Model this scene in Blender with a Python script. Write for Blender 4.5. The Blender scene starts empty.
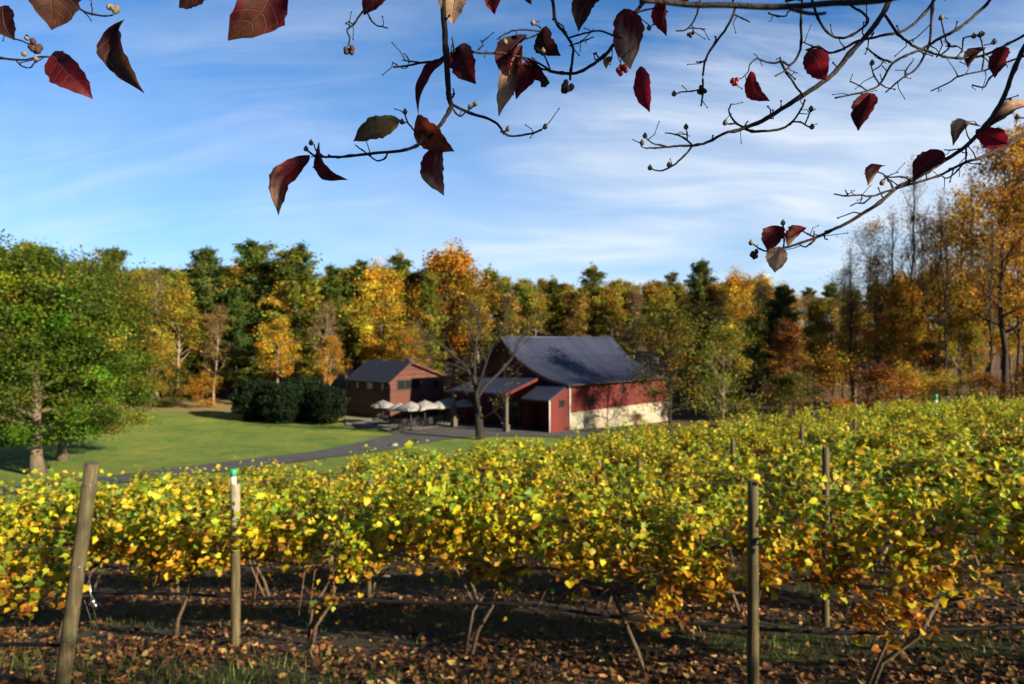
import bpy, bmesh, math, random
import numpy as np
from mathutils import Vector, Matrix

C = bpy.context.scene.collection
scene = bpy.context.scene
PI = math.pi
R = math.radians

# ------------------------------------------------------------------ camera, sky, sun
F = 24.0 / 36.0 * 1024.0
cam_d = bpy.data.cameras.new('camera'); cam = bpy.data.objects.new('camera', cam_d); C.objects.link(cam)
cam.location = (0, 0, 0); cam.rotation_euler = (PI / 2, 0, 0)
cam_d.lens = 24.0; cam_d.sensor_width = 36.0; cam_d.clip_start = 0.05; cam_d.clip_end = 5000
cam_d.dof.use_dof = True; cam_d.dof.focus_distance = 1.22; cam_d.dof.aperture_fstop = 6.0
scene.camera = cam

SUN_EL = R(21.0)
SUN_AZ = math.atan2(0.83, -0.56)            # clockwise from +Y
SUN = Vector((math.cos(SUN_EL) * math.sin(SUN_AZ), math.cos(SUN_EL) * math.cos(SUN_AZ), math.sin(SUN_EL)))
sd = bpy.data.lights.new('sun', 'SUN'); sun = bpy.data.objects.new('sun', sd); C.objects.link(sun)
sd.energy = 5.0; sd.angle = R(0.5); sd.color = (1.0, 0.83, 0.58)
sun.rotation_euler = SUN.to_track_quat('Z', 'Y').to_euler(); sun.location = (60, -25, 40)

w = bpy.data.worlds.new('World'); scene.world = w; w.use_nodes = True
nt = w.node_tree; nt.nodes.clear()
def N(nt, t, **kw):
    n = nt.nodes.new(t)
    for k, v in kw.items():
        setattr(n, k, v)
    return n
def mathn(nt, op, a=None, b=None, c=None):
    n = N(nt, 'ShaderNodeMath', operation=op)
    for i, v in enumerate((a, b, c)):
        if v is None: continue
        if isinstance(v, (int, float)): n.inputs[i].default_value = v
        else: nt.links.new(v, n.inputs[i])
    return n.outputs[0]
def ramp(nt, fac, stops, interp='LINEAR'):
    n = N(nt, 'ShaderNodeValToRGB'); cr = n.color_ramp; cr.interpolation = interp
    while len(cr.elements) < len(stops): cr.elements.new(0.5)
    for e, (p, c) in zip(cr.elements, stops):
        e.position = p; e.color = (c, c, c, 1) if isinstance(c, (int, float)) else (*c, 1)
    nt.links.new(fac, n.inputs[0]); return n.outputs[0]
def mixc(nt, fac, a, b, blend='MIX'):
    n = N(nt, 'ShaderNodeMix', data_type='RGBA', blend_type=blend)
    for i, v in ((0, fac), (6, a), (7, b)):
        if isinstance(v, (int, float)): n.inputs[i].default_value = v
        elif isinstance(v, tuple): n.inputs[i].default_value = (*v, 1)
        else: nt.links.new(v, n.inputs[i])
    return n.outputs[2]
sky = N(nt, 'ShaderNodeTexSky', sky_type='NISHITA')
sky.sun_disc = False; sky.sun_elevation = SUN_EL; sky.sun_rotation = SUN_AZ
sky.air_density = 1.0; sky.dust_density = 0.3; sky.ozone_density = 3.0; sky.altitude = 200
tc = N(nt, 'ShaderNodeTexCoord')
sep = N(nt, 'ShaderNodeSeparateXYZ'); nt.links.new(tc.outputs['Generated'], sep.inputs[0])
zz = mathn(nt, 'ADD', mathn(nt, 'MAXIMUM', sep.outputs[2], 0.0), 0.32)
cx = mathn(nt, 'DIVIDE', sep.outputs[0], zz); cy = mathn(nt, 'DIVIDE', sep.outputs[1], zz)
cmb = N(nt, 'ShaderNodeCombineXYZ'); nt.links.new(cx, cmb.inputs[0]); nt.links.new(cy, cmb.inputs[1])
wn_ = N(nt, 'ShaderNodeTexNoise'); wn_.inputs['Scale'].default_value = 0.9; wn_.inputs['Detail'].default_value = 3
nt.links.new(cmb.outputs[0], wn_.inputs[0])
wv = N(nt, 'ShaderNodeVectorMath', operation='SUBTRACT'); nt.links.new(wn_.outputs['Color'], wv.inputs[0]); wv.inputs[1].default_value = (0.5, 0.5, 0.5)
ws_ = N(nt, 'ShaderNodeVectorMath', operation='SCALE'); nt.links.new(wv.outputs[0], ws_.inputs[0]); ws_.inputs['Scale'].default_value = 0.5
wa = N(nt, 'ShaderNodeVectorMath', operation='ADD'); nt.links.new(cmb.outputs[0], wa.inputs[0]); nt.links.new(ws_.outputs[0], wa.inputs[1]); warped = wa.outputs[0]
def cirrus(rot, scl, noise, detail, dist, stops, off):
    mp = N(nt, 'ShaderNodeMapping'); mp.inputs['Rotation'].default_value = (0, 0, R(rot))
    mp.inputs['Scale'].default_value = scl; mp.inputs['Location'].default_value = off
    nt.links.new(warped, mp.inputs[0])
    t = N(nt, 'ShaderNodeTexNoise'); t.inputs['Scale'].default_value = noise; t.inputs['Detail'].default_value = detail
    t.inputs['Roughness'].default_value = 0.6; t.inputs['Distortion'].default_value = dist
    nt.links.new(mp.outputs[0], t.inputs[0])
    return ramp(nt, t.outputs[0], stops)
c1 = cirrus(60, (0.50, 2.4, 1), 2.0, 13, 0.6, [(0.44, 0.0), (0.80, 0.9)], (3.1, 0.4, 0))
c2 = cirrus(20, (0.7, 0.9, 1), 0.9, 4, 0.6, [(0.34, 0.10), (0.66, 1.0)], (1.3, 2.2, 0))
c3 = cirrus(50, (0.6, 2.8, 1), 4.5, 10, 0.8, [(0.46, 0.0), (0.80, 0.8)], (5.0, 1.0, 0))
c4 = cirrus(-10, (0.9, 1.0, 1), 2.2, 10, 0.8, [(0.42, 0.0), (0.84, 0.9)], (2.0, 7.0, 0))
cl = mathn(nt, 'ADD', mathn(nt, 'MULTIPLY', mathn(nt, 'MULTIPLY', c1, c2), 1.0), mathn(nt, 'MULTIPLY', mathn(nt, 'MULTIPLY', c3, c2), 0.30))
cl = mathn(nt, 'ADD', cl, mathn(nt, 'MULTIPLY', mathn(nt, 'MULTIPLY', c4, c2), 0.28))
low = ramp(nt, sep.outputs[2], [(0.05, 0.98), (0.20, 0.66), (0.40, 0.0)])
right = ramp(nt, mathn(nt, 'ADD', mathn(nt, 'MULTIPLY', sep.outputs[0], 0.8), 0.5), [(0.15, 0.45), (0.6, 0.9)])
cl = mathn(nt, 'MULTIPLY', mathn(nt, 'ADD', mathn(nt, 'MULTIPLY', cl, 0.8), mathn(nt, 'MULTIPLY', low, mathn(nt, 'ADD', mathn(nt, 'MULTIPLY', c2, 0.8), 0.35))), right)
front = ramp(nt, mathn(nt, 'ADD', mathn(nt, 'MULTIPLY', sep.outputs[1], 0.5), 0.5), [(0.40, 0.15), (0.72, 1.0)])   # cirrus kept ahead; clouds behind the camera thinned to cut fill light
cl = mathn(nt, 'MULTIPLY', mathn(nt, 'MINIMUM', cl, 0.93), front)
SKYTINT = mixc(nt, 1.0, sky.outputs[0], (0.48, 1.13, 1.64), 'MULTIPLY')
deep = mathn(nt, 'MULTIPLY', ramp(nt, sep.outputs[2], [(0.45, 1.0), (0.80, 0.35)]), ramp(nt, mathn(nt, 'ADD', mathn(nt, 'MULTIPLY', sep.outputs[1], 0.5), 0.5), [(0.35, 0.4), (0.7, 1.0)]))  # sky darkened overhead and behind the camera to lower the fill light
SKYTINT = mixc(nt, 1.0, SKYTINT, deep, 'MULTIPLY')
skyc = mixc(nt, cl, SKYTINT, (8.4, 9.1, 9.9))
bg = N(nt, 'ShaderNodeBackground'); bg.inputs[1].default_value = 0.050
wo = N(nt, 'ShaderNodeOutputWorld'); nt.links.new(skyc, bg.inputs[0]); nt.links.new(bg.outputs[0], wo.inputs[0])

vs = scene.view_settings
vs.view_transform = 'Standard'; vs.look = 'None'; vs.gamma = 1.0; vs.use_curve_mapping = False; vs.exposure = 1.12
scene.cycles.max_bounces = 6; scene.cycles.transparent_max_bounces = 4
scene.cycles.use_denoising = True

def at(px, py, D):
    return Vector(((px - 512) / F * D, D, (342 - py) / F * D))

# ------------------------------------------------------------------ materials
def newmat(name):
    m = bpy.data.materials.new(name); m.use_nodes = True; nt = m.node_tree; nt.nodes.clear()
    out = N(nt, 'ShaderNodeOutputMaterial'); p = N(nt, 'ShaderNodeBsdfPrincipled')
    nt.links.new(p.outputs[0], out.inputs[0]); return m, nt, p, out
def noise(nt, scale, detail=4, rough=0.55, vec=None, dist=0.0, kind='Object'):
    t = N(nt, 'ShaderNodeTexNoise'); t.inputs['Scale'].default_value = scale; t.inputs['Detail'].default_value = detail
    t.inputs['Roughness'].default_value = rough; t.inputs['Distortion'].default_value = dist
    if vec is None: vec = N(nt, 'ShaderNodeTexCoord').outputs[kind]
    nt.links.new(vec, t.inputs[0]); return t.outputs[0]
def mapped(nt, scale, rot=(0, 0, 0)):
    mp = N(nt, 'ShaderNodeMapping'); mp.inputs['Scale'].default_value = scale; mp.inputs['Rotation'].default_value = rot
    nt.links.new(N(nt, 'ShaderNodeTexCoord').outputs['Object'], mp.inputs[0]); return mp.outputs[0]
def bump(nt, p, h, strength=0.4, dist=0.02):
    b = N(nt, 'ShaderNodeBump'); b.inputs['Strength'].default_value = strength; b.inputs['Distance'].default_value = dist
    nt.links.new(h, b.inputs['Height']); nt.links.new(b.outputs[0], p.inputs['Normal'])
def plain(name, col, rough=0.6, var=0.25, scale=6.0, metal=0.0, bmp=0.0, stretch=(1, 1, 1)):
    m, nt, p, out = newmat(name)
    v = mapped(nt, stretch)
    f = noise(nt, scale, 5, 0.6, v)
    a = tuple(c * (1 - var) for c in col); b = tuple(min(1, c * (1 + var)) for c in col)
    nt.links.new(ramp(nt, f, [(0.3, a), (0.7, b)]), p.inputs['Base Color'])
    p.inputs['Roughness'].default_value = rough; p.inputs['Metallic'].default_value = metal
    if bmp: bump(nt, p, f, bmp, 0.02)
    return m
def foliage(name, transl=0.35, rough=0.5, objvar=0.12, spec=0.3, gain=1.0):
    m, nt, p, out = newmat(name)
    at_ = N(nt, 'ShaderNodeAttribute', attribute_name='col')
    oi = N(nt, 'ShaderNodeObjectInfo')
    hs = N(nt, 'ShaderNodeHueSaturation')
    nt.links.new(at_.outputs['Color'], hs.inputs['Color'])
    nt.links.new(mathn(nt, 'ADD', mathn(nt, 'MULTIPLY', oi.outputs['Random'], 0.03), 0.485), hs.inputs['Hue'])
    nt.links.new(mathn(nt, 'ADD', mathn(nt, 'MULTIPLY', oi.outputs['Random'], objvar * 2 * gain), gain * (1 - objvar)), hs.inputs['Value'])
    nt.links.new(hs.outputs[0], p.inputs['Base Color'])
    p.inputs['Roughness'].default_value = rough
    p.inputs['Specular IOR Level'].default_value = spec
    t = N(nt, 'ShaderNodeBsdfTranslucent'); nt.links.new(hs.outputs[0], t.inputs[0])
    mx = N(nt, 'ShaderNodeMixShader'); mx.inputs[0].default_value = transl
    nt.links.new(p.outputs[0], mx.inputs[1]); nt.links.new(t.outputs[0], mx.inputs[2]); nt.links.new(mx.outputs[0], out.inputs[0])
    return m
M = {}
M['tree_leaf'] = foliage('tree_leaf', 0.42, 0.6, 0.14, 0.2, 1.22)
M['vine_leaf'] = foliage('vine_leaf', 0.46, 0.45, 0.06, 0.35)
M['litter'] = foliage('litter', 0.05, 0.7, 0.0, 0.2)
M['grass'] = foliage('grass_blade', 0.3, 0.5, 0.0, 0.3)
M['needle'] = foliage('needle', 0.35, 0.6, 0.15, 0.2, 1.2)
M['bark'] = plain('bark', (0.10, 0.075, 0.055), 0.9, 0.5, 5, bmp=0.6, stretch=(3, 3, 0.6))
M['bark_pale'] = plain('bark_pale', (0.30, 0.25, 0.19), 0.9, 0.4, 4, bmp=0.5, stretch=(3, 3, 0.6))
M['bark_mid'] = plain('bark_mid', (0.14, 0.11, 0.08), 0.9, 0.5, 4, bmp=0.6, stretch=(3, 3, 0.6))
M['bark_dark'] = plain('bark_dark', (0.024, 0.019, 0.017), 0.9, 0.5, 5, bmp=0.5, stretch=(3, 3, 0.6))
M['twig'] = plain('twig', (0.018, 0.011, 0.011), 0.75, 0.5, 90, bmp=0.5, stretch=(1, 1, 1))
M['vine_wood'] = plain('vine_wood', (0.12, 0.085, 0.055), 0.9, 0.5, 25, bmp=0.8, stretch=(3, 3, 0.7))
M['cane'] = plain('cane', (0.22, 0.11, 0.05), 0.7, 0.3, 30)
M['bud'] = plain('bud', (0.22, 0.17, 0.10), 0.7, 0.4, 300)
M['berry'] = plain('berry', (0.35, 0.02, 0.03), 0.35, 0.4, 200)
M['seed'] = plain('seed_head', (0.05, 0.025, 0.02), 0.8, 0.4, 200)
M['asphalt'] = plain('asphalt', (0.075, 0.078, 0.085), 0.85, 0.3, 1.2, bmp=0.2)
M['concrete'] = plain('concrete', (0.22, 0.215, 0.205), 0.85, 0.12, 1.5)
M['rock'] = plain('rock', (0.26, 0.25, 0.23), 0.9, 0.3, 3, bmp=0.6)
M['white_paint'] = plain('white_paint', (0.7, 0.69, 0.66), 0.6, 0.08, 3)
M['old_paint'] = plain('old_paint', (0.30, 0.27, 0.19), 0.8, 0.35, 22, stretch=(1, 1, .3))
M['canvas'] = plain('canvas', (0.31, 0.305, 0.30), 0.8, 0.07, 2)
M['dark_metal'] = plain('dark_metal', (0.010, 0.010, 0.011), 0.5, 0.2, 8)
M['trim_dark'] = plain('trim_dark', (0.05, 0.03, 0.028), 0.6, 0.2, 5)
M['hose'] = plain('hose', (0.012, 0.012, 0.013), 0.55, 0.3, 8)
M['wire'] = plain('wire', (0.25, 0.25, 0.25), 0.4, 0.2, 10, metal=0.8)
M['steel'] = plain('steel', (0.6, 0.6, 0.6), 0.3, 0.2, 30, metal=1.0)
M['green_plastic'] = plain('green_plastic', (0.02, 0.42, 0.17), 0.4, 0.1, 20)
M['cream_pane'] = plain('cream_pane', (0.62, 0.50, 0.24), 0.5, 0.25, 3)  # cream tone of the panes in the cabin's left wall
M['navy_roof'] = plain('navy_roof', (0.006, 0.013, 0.040), 0.8, 0.3, 3)
M['timber'] = plain('timber', (0.10, 0.088, 0.07), 0.8, 0.35, 5, bmp=0.3, stretch=(8, 8, 0.6))
# wooden post: weathered, knots, long checks
m, nt, p, out = newmat('post_wood')
v = mapped(nt, (14, 14, 0.9)); f1 = noise(nt, 2.5, 6, 0.65, v); f2 = noise(nt, 3.0, 3)
col = ramp(nt, f1, [(0.25, (0.022, 0.019, 0.011)), (0.5, (0.085, 0.070, 0.034)), (0.75, (0.19, 0.155, 0.078))])
col = mixc(nt, ramp(nt, f2, [(0.55, 0.0), (0.75, 0.6)]), col, (0.12, 0.15, 0.06))
nt.links.new(col, p.inputs['Base Color']); p.inputs['Roughness'].default_value = 0.85; bump(nt, p, f1, 0.6, 0.01); M['post'] = m
# glass
m, nt, p, out = newmat('window_glass'); p.inputs['Base Color'].default_value = (0.015, 0.02, 0.02, 1)
p.inputs['Roughness'].default_value = 0.08; nf = noise(nt, 2.0, 2); bump(nt, p, nf, 0.05, 0.05); M['glass'] = m
# red boards, vertical (barn) and horizontal (cabin)
def boards(name, axis, pitch, c0, c1):
    m, nt, p, out = newmat(name)
    tcn = N(nt, 'ShaderNodeTexCoord'); sp = N(nt, 'ShaderNodeSeparateXYZ'); nt.links.new(tcn.outputs['Object'], sp.inputs[0])
    if axis == 'v': q = mathn(nt, 'ADD', sp.outputs[0], sp.outputs[1])
    else: q = sp.outputs[2]
    q = mathn(nt, 'DIVIDE', q, pitch)
    fr = mathn(nt, 'FRACT', q); idx = mathn(nt, 'FLOOR', q)
    wn = N(nt, 'ShaderNodeTexWhiteNoise', noise_dimensions='1D'); nt.links.new(idx, wn.inputs['W'])
    f = noise(nt, 0.8, 6, 0.65, mapped(nt, (1.5, 1.5, 0.5) if axis == 'v' else (0.5, 0.5, 2)))
    fac = mathn(nt, 'ADD', mathn(nt, 'MULTIPLY', wn.outputs[0], 0.45), mathn(nt, 'MULTIPLY', f, 0.6))
    col = ramp(nt, fac, [(0.15, c0), (0.85, c1)])
    gap = ramp(nt, fr, [(0.0, 0.0), (0.07, 1.0), (0.93, 1.0), (1.0, 0.0)])
    col = mixc(nt, gap, tuple(c * 0.35 for c in c0), col)
    nt.links.new(col, p.inputs['Base Color']); p.inputs['Roughness'].default_value = 0.8
    bump(nt, p, gap, 0.5, 0.02); return m
M['barn_red'] = boards('barn_red', 'v', 0.3, (0.075, 0.007, 0.007), (0.15, 0.016, 0.014))
M['cabin_red'] = boards('cabin_red', 'h', 0.28, (0.070, 0.022, 0.016), (0.145, 0.052, 0.038))
# metal roof
m, nt, p, out = newmat('metal_roof')
f = noise(nt, 0.5, 5, 0.6, mapped(nt, (1, 0.3, 0.3)))
nt.links.new(ramp(nt, f, [(0.3, (0.022, 0.030, 0.066)), (0.7, (0.046, 0.057, 0.110))]), p.inputs['Base Color'])
p.inputs['Roughness'].default_value = 0.55; p.inputs['Metallic'].default_value = 0.1; M['roof'] = m
# stone wall
m, nt, p, out = newmat('stone_wall')
vo = N(nt, 'ShaderNodeTexVoronoi', feature='DISTANCE_TO_EDGE'); vo.inputs['Scale'].default_value = 1.0
mv = mapped(nt, (1.6, 1.6, 3.2)); nt.links.new(mv, vo.inputs[0])
vc = N(nt, 'ShaderNodeTexVoronoi'); vc.inputs['Scale'].default_value = 1.0; nt.links.new(mv, vc.inputs[0])
st = ramp(nt, noise(nt, 0.9, 6, 0.7), [(0.3, (0.25, 0.22, 0.165)), (0.7, (0.44, 0.40, 0.32))])
st = mixc(nt, 0.25, st, vc.outputs['Color'], 'SOFT_LIGHT')
st = mixc(nt, ramp(nt, vo.outputs[0], [(0.0, 0.75), (0.06, 0.0)]), st, (0.30, 0.28, 0.24))
nt.links.new(st, p.inputs['Base Color']); p.inputs['Roughness'].default_value = 0.9; bump(nt, p, vo.outputs[0], 0.4, 0.05); M['stone'] = m
# vineyard and forest ground
m, nt, p, out = newmat('ground_soil')
tcn = N(nt, 'ShaderNodeTexCoord'); sp = N(nt, 'ShaderNodeSeparateXYZ'); nt.links.new(tcn.outputs['Object'], sp.inputs[0])
q = mathn(nt, 'FRACT', mathn(nt, 'DIVIDE', mathn(nt, 'SUBTRACT', mathn(nt, 'ADD', sp.outputs[1], mathn(nt, 'MULTIPLY', sp.outputs[0], 0.3)), 6.87), 2.8))
strip = ramp(nt, q, [(0.16, 0.0), (0.32, 1.0), (0.68, 1.0), (0.84, 0.0)])
soil = ramp(nt, noise(nt, 9, 8, 0.75), [(0.3, (0.014, 0.010, 0.007)), (0.55, (0.042, 0.028, 0.017)), (0.75, (0.10, 0.062, 0.034))])
grs = ramp(nt, noise(nt, 14, 6, 0.7), [(0.3, (0.012, 0.024, 0.005)), (0.7, (0.055, 0.085, 0.014))])
gf = mathn(nt, 'MULTIPLY', ramp(nt, noise(nt, 1.1, 6, 0.7), [(0.38, 0.0), (0.62, 1.0)]), mathn(nt, 'ADD', mathn(nt, 'MULTIPLY', strip, 0.75), 0.15))
floor_ = ramp(nt, noise(nt, 3, 8, 0.75), [(0.3, (0.045, 0.026, 0.013)), (0.55, (0.13, 0.068, 0.026)), (0.75, (0.24, 0.13, 0.04))])
wood = ramp(nt, mathn(nt, 'DIVIDE', sp.outputs[1], 100.0), [(0.40, 0.0), (0.46, 1.0)])   # leaf strewn floor of the wood beyond the vines
nt.links.new(mixc(nt, wood, mixc(nt, gf, soil, grs), floor_), p.inputs['Base Color']); p.inputs['Roughness'].default_value = 0.95
bump(nt, p, noise(nt, 18, 8, 0.75), 0.9, 0.05); M['ground'] = m
# lawn
m, nt, p, out = newmat('lawn_grass')
tcn = N(nt, 'ShaderNodeTexCoord'); sp = N(nt, 'ShaderNodeSeparateXYZ'); nt.links.new(tcn.outputs['Object'], sp.inputs[0])
g1 = ramp(nt, noise(nt, 0.22, 7, 0.65), [(0.3, (0.070, 0.155, 0.012)), (0.5, (0.15, 0.235, 0.022)), (0.72, (0.28, 0.28, 0.04))])
g2 = ramp(nt, noise(nt, 1.4, 10, 0.9), [(0.28, 0.25), (0.72, 1.6)])
g1 = mixc(nt, 1.0, g1, g2, 'MULTIPLY')
yy = mathn(nt, 'ADD', sp.outputs[1], mathn(nt, 'MULTIPLY', noise(nt, 0.12, 4), 14.0))
dry = ramp(nt, mathn(nt, 'DIVIDE', yy, 100.0), [(0.84, 0.0), (0.92, 0.85)])
nt.links.new(mixc(nt, dry, g1, (0.27, 0.19, 0.085)), p.inputs['Base Color']); p.inputs['Roughness'].default_value = 0.95
bump(nt, p, noise(nt, 9, 6, 0.8), 0.8, 0.08); M['lawn'] = m
# dogwood leaf: colour from the leaf itself, veins from its own coordinates
m, nt, p, out = newmat('dogwood_leaf')
a_ = N(nt, 'ShaderNodeAttribute', attribute_name='col'); u_ = N(nt, 'ShaderNodeAttribute', attribute_name='lam')
sp = N(nt, 'ShaderNodeSeparateXYZ'); nt.links.new(u_.outputs['Vector'], sp.inputs[0])
at_abs = mathn(nt, 'ABSOLUTE', sp.outputs[0])
vf = mathn(nt, 'FRACT', mathn(nt, 'MULTIPLY', mathn(nt, 'SUBTRACT', sp.outputs[1], mathn(nt, 'MULTIPLY', mathn(nt, 'POWER', at_abs, 1.6), 0.20)), 6.5))
vein = ramp(nt, mathn(nt, 'ABSOLUTE', mathn(nt, 'SUBTRACT', vf, 0.5)), [(0.0, 1.0), (0.07, 0.0)])
mid = ramp(nt, at_abs, [(0.02, 1.0), (0.065, 0.0)])
vn = mathn(nt, 'MAXIMUM', mathn(nt, 'MULTIPLY', vein, 0.55), mid)
nz = noise(nt, 60, 6, 0.7)
base = mixc(nt, 1.0, a_.outputs['Color'], ramp(nt, nz, [(0.3, 0.55), (0.7, 1.4)]), 'MULTIPLY')
spots = ramp(nt, noise(nt, 110, 3, 0.6), [(0.64, 0.0), (0.70, 0.8)])
base = mixc(nt, spots, base, (0.03, 0.014, 0.012))
lc = mixc(nt, mathn(nt, 'MULTIPLY', vn, 0.26), base, (0.28, 0.15, 0.09))
nt.links.new(lc, p.inputs['Base Color']); p.inputs['Roughness'].default_value = 0.55
p.inputs['Specular IOR Level'].default_value = 0.3
hgt = mathn(nt, 'ADD', mathn(nt, 'MULTIPLY', vn, -1.0), mathn(nt, 'MULTIPLY', nz, 0.5)); bump(nt, p, hgt, 0.6, 0.002)
t = N(nt, 'ShaderNodeBsdfTranslucent'); nt.links.new(lc, t.inputs[0])
mx = N(nt, 'ShaderNodeMixShader'); mx.inputs[0].default_value = 0.5
nt.links.new(p.outputs[0], mx.inputs[1]); nt.links.new(t.outputs[0], mx.inputs[2]); nt.links.new(mx.outputs[0], out.inputs[0]); M['dogleaf'] = m

# ------------------------------------------------------------------ mesh helpers
def np_mesh(name, V, Fc, mat, col=None, extra=None, smooth=False):
    """V (n,3); Fc (m,k) equal sized faces, col (n,3) per vertex"""
    V = np.asarray(V, np.float32); Fc = np.asarray(Fc, np.int32)
    me = bpy.data.meshes.new(name); k = Fc.shape[1]
    me.vertices.add(len(V)); me.vertices.foreach_set('co', V.ravel())
    me.loops.add(Fc.size); me.loops.foreach_set('vertex_index', Fc.ravel())
    me.polygons.add(len(Fc)); me.polygons.foreach_set('loop_start', np.arange(0, Fc.size, k, dtype=np.int32))
    try: me.polygons.foreach_set('loop_total', np.full(len(Fc), k, np.int32))
    except Exception: pass
    if smooth: me.polygons.foreach_set('use_smooth', np.ones(len(Fc), bool))
    me.update(calc_edges=True); me.validate()
    if col is not None:
        a = me.attributes.new('col', 'FLOAT_COLOR', 'POINT')
        c4 = np.ones((len(V), 4), np.float32); c4[:, :3] = col; a.data.foreach_set('color', c4.ravel())
    if extra is not None:
        a = me.attributes.new('lam', 'FLOAT_VECTOR', 'POINT'); a.data.foreach_set('vector', np.asarray(extra, np.float32).ravel())
    me.materials.append(mat); return me
class MB:
    def __init__(s): s.v = []; s.f = []; s.sm = []
    def add(s, vs, fs, smooth=False):
        o = len(s.v); s.v += [tuple(v) for v in vs]
        for f in fs: s.f.append(tuple(i + o for i in f)); s.sm.append(smooth)
    def box(s, x0, y0, z0, x1, y1, z1):
        vs = [(x, y, z) for z in (z0, z1) for y in (y0, y1) for x in (x0, x1)]
        s.add(vs, [(0, 2, 3, 1), (4, 5, 7, 6), (0, 1, 5, 4), (1, 3, 7, 5), (3, 2, 6, 7), (2, 0, 4, 6)]); return s
    def tube(s, pts, rad, sides=6, cap=True):
        pts = [Vector(p) for p in pts]; n = len(pts)
        if isinstance(rad, (int, float)): rad = [rad] * n
        vs = []; up = None
        for i, p in enumerate(pts):
            d = (pts[min(i + 1, n - 1)] - pts[max(i - 1, 0)])
            if d.length < 1e-9: d = Vector((0, 0, 1))
            d.normalize()
            if up is None:
                up = Vector((0, 0, 1)) if abs(d.z) < 0.9 else Vector((1, 0, 0))
            a = d.cross(up)
            if a.length < 1e-6: a = d.orthogonal()
            a.normalize(); b = d.cross(a).normalized(); up = b.cross(d) if False else up
            for k in range(sides):
                t = 2 * PI * k / sides; vs.append(p + (a * math.cos(t) + b * math.sin(t)) * rad[i])
        fs = []
        for i in range(n - 1):
            for k in range(sides):
                k2 = (k + 1) % sides
                fs.append((i * sides + k, i * sides + k2, (i + 1) * sides + k2, (i + 1) * sides + k))
        s.add(vs, fs, True)
        if cap:
            o = len(s.v) - len(vs)
            s.f.append(tuple(o + k for k in range(sides))[::-1]); s.sm.append(False)
            s.f.append(tuple(o + (n - 1) * sides + k for k in range(sides))); s.sm.append(False)
        return s
    def ball(s, c, r, seg=7, rings=5, squash=1.0):
        vs = [(c[0], c[1], c[2] + r * squash)]
        for i in range(1, rings):
            a = PI * i / rings
            for k in range(seg):
                b = 2 * PI * k / seg
                vs.append((c[0] + r * math.sin(a) * math.cos(b), c[1] + r * math.sin(a) * math.sin(b), c[2] + r * squash * math.cos(a)))
        vs.append((c[0], c[1], c[2] - r * squash)); fs = []
        for k in range(seg): fs.append((0, 1 + k, 1 + (k + 1) % seg))
        for i in range(rings - 2):
            for k in range(seg):
                a = 1 + i * seg; fs.append((a + k, a + seg + k, a + seg + (k + 1) % seg, a + (k + 1) % seg))
        l = len(vs) - 1; a = 1 + (rings - 2) * seg
        for k in range(seg): fs.append((l, a + (k + 1) % seg, a + k))
        s.add(vs, fs, True); return s
    def mesh(s, name, mat):
        me = bpy.data.meshes.new(name); me.from_pydata(s.v, [], s.f); me.update()
        me.polygons.foreach_set('use_smooth', s.sm); me.materials.append(mat); return me
    def build(s, name, mat, parent=None): return link(name, s.mesh(name, mat), parent)
def link(name, me, parent=None):
    o = bpy.data.objects.new(name, me); C.objects.link(o)
    if parent is not None: o.parent = parent
    return o
def empty(name, loc=(0, 0, 0), rz=0):
    o = bpy.data.objects.new(name, None); C.objects.link(o); o.location = loc; o.rotation_euler = (0, 0, rz)
    o.empty_display_size = 0.3; return o
def tag(o, label=None, cat=None, group=None, kind=None):
    if label: o['label'] = label
    if cat: o['category'] = cat
    if group: o['group'] = group
    if kind: o['kind'] = kind
    return o
def copy_tree(o, parent=None):
    c = o.copy(); C.objects.link(c)
    if parent is not None: c.parent = parent
    for ch in o.children: copy_tree(ch, c)
    return c

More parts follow.
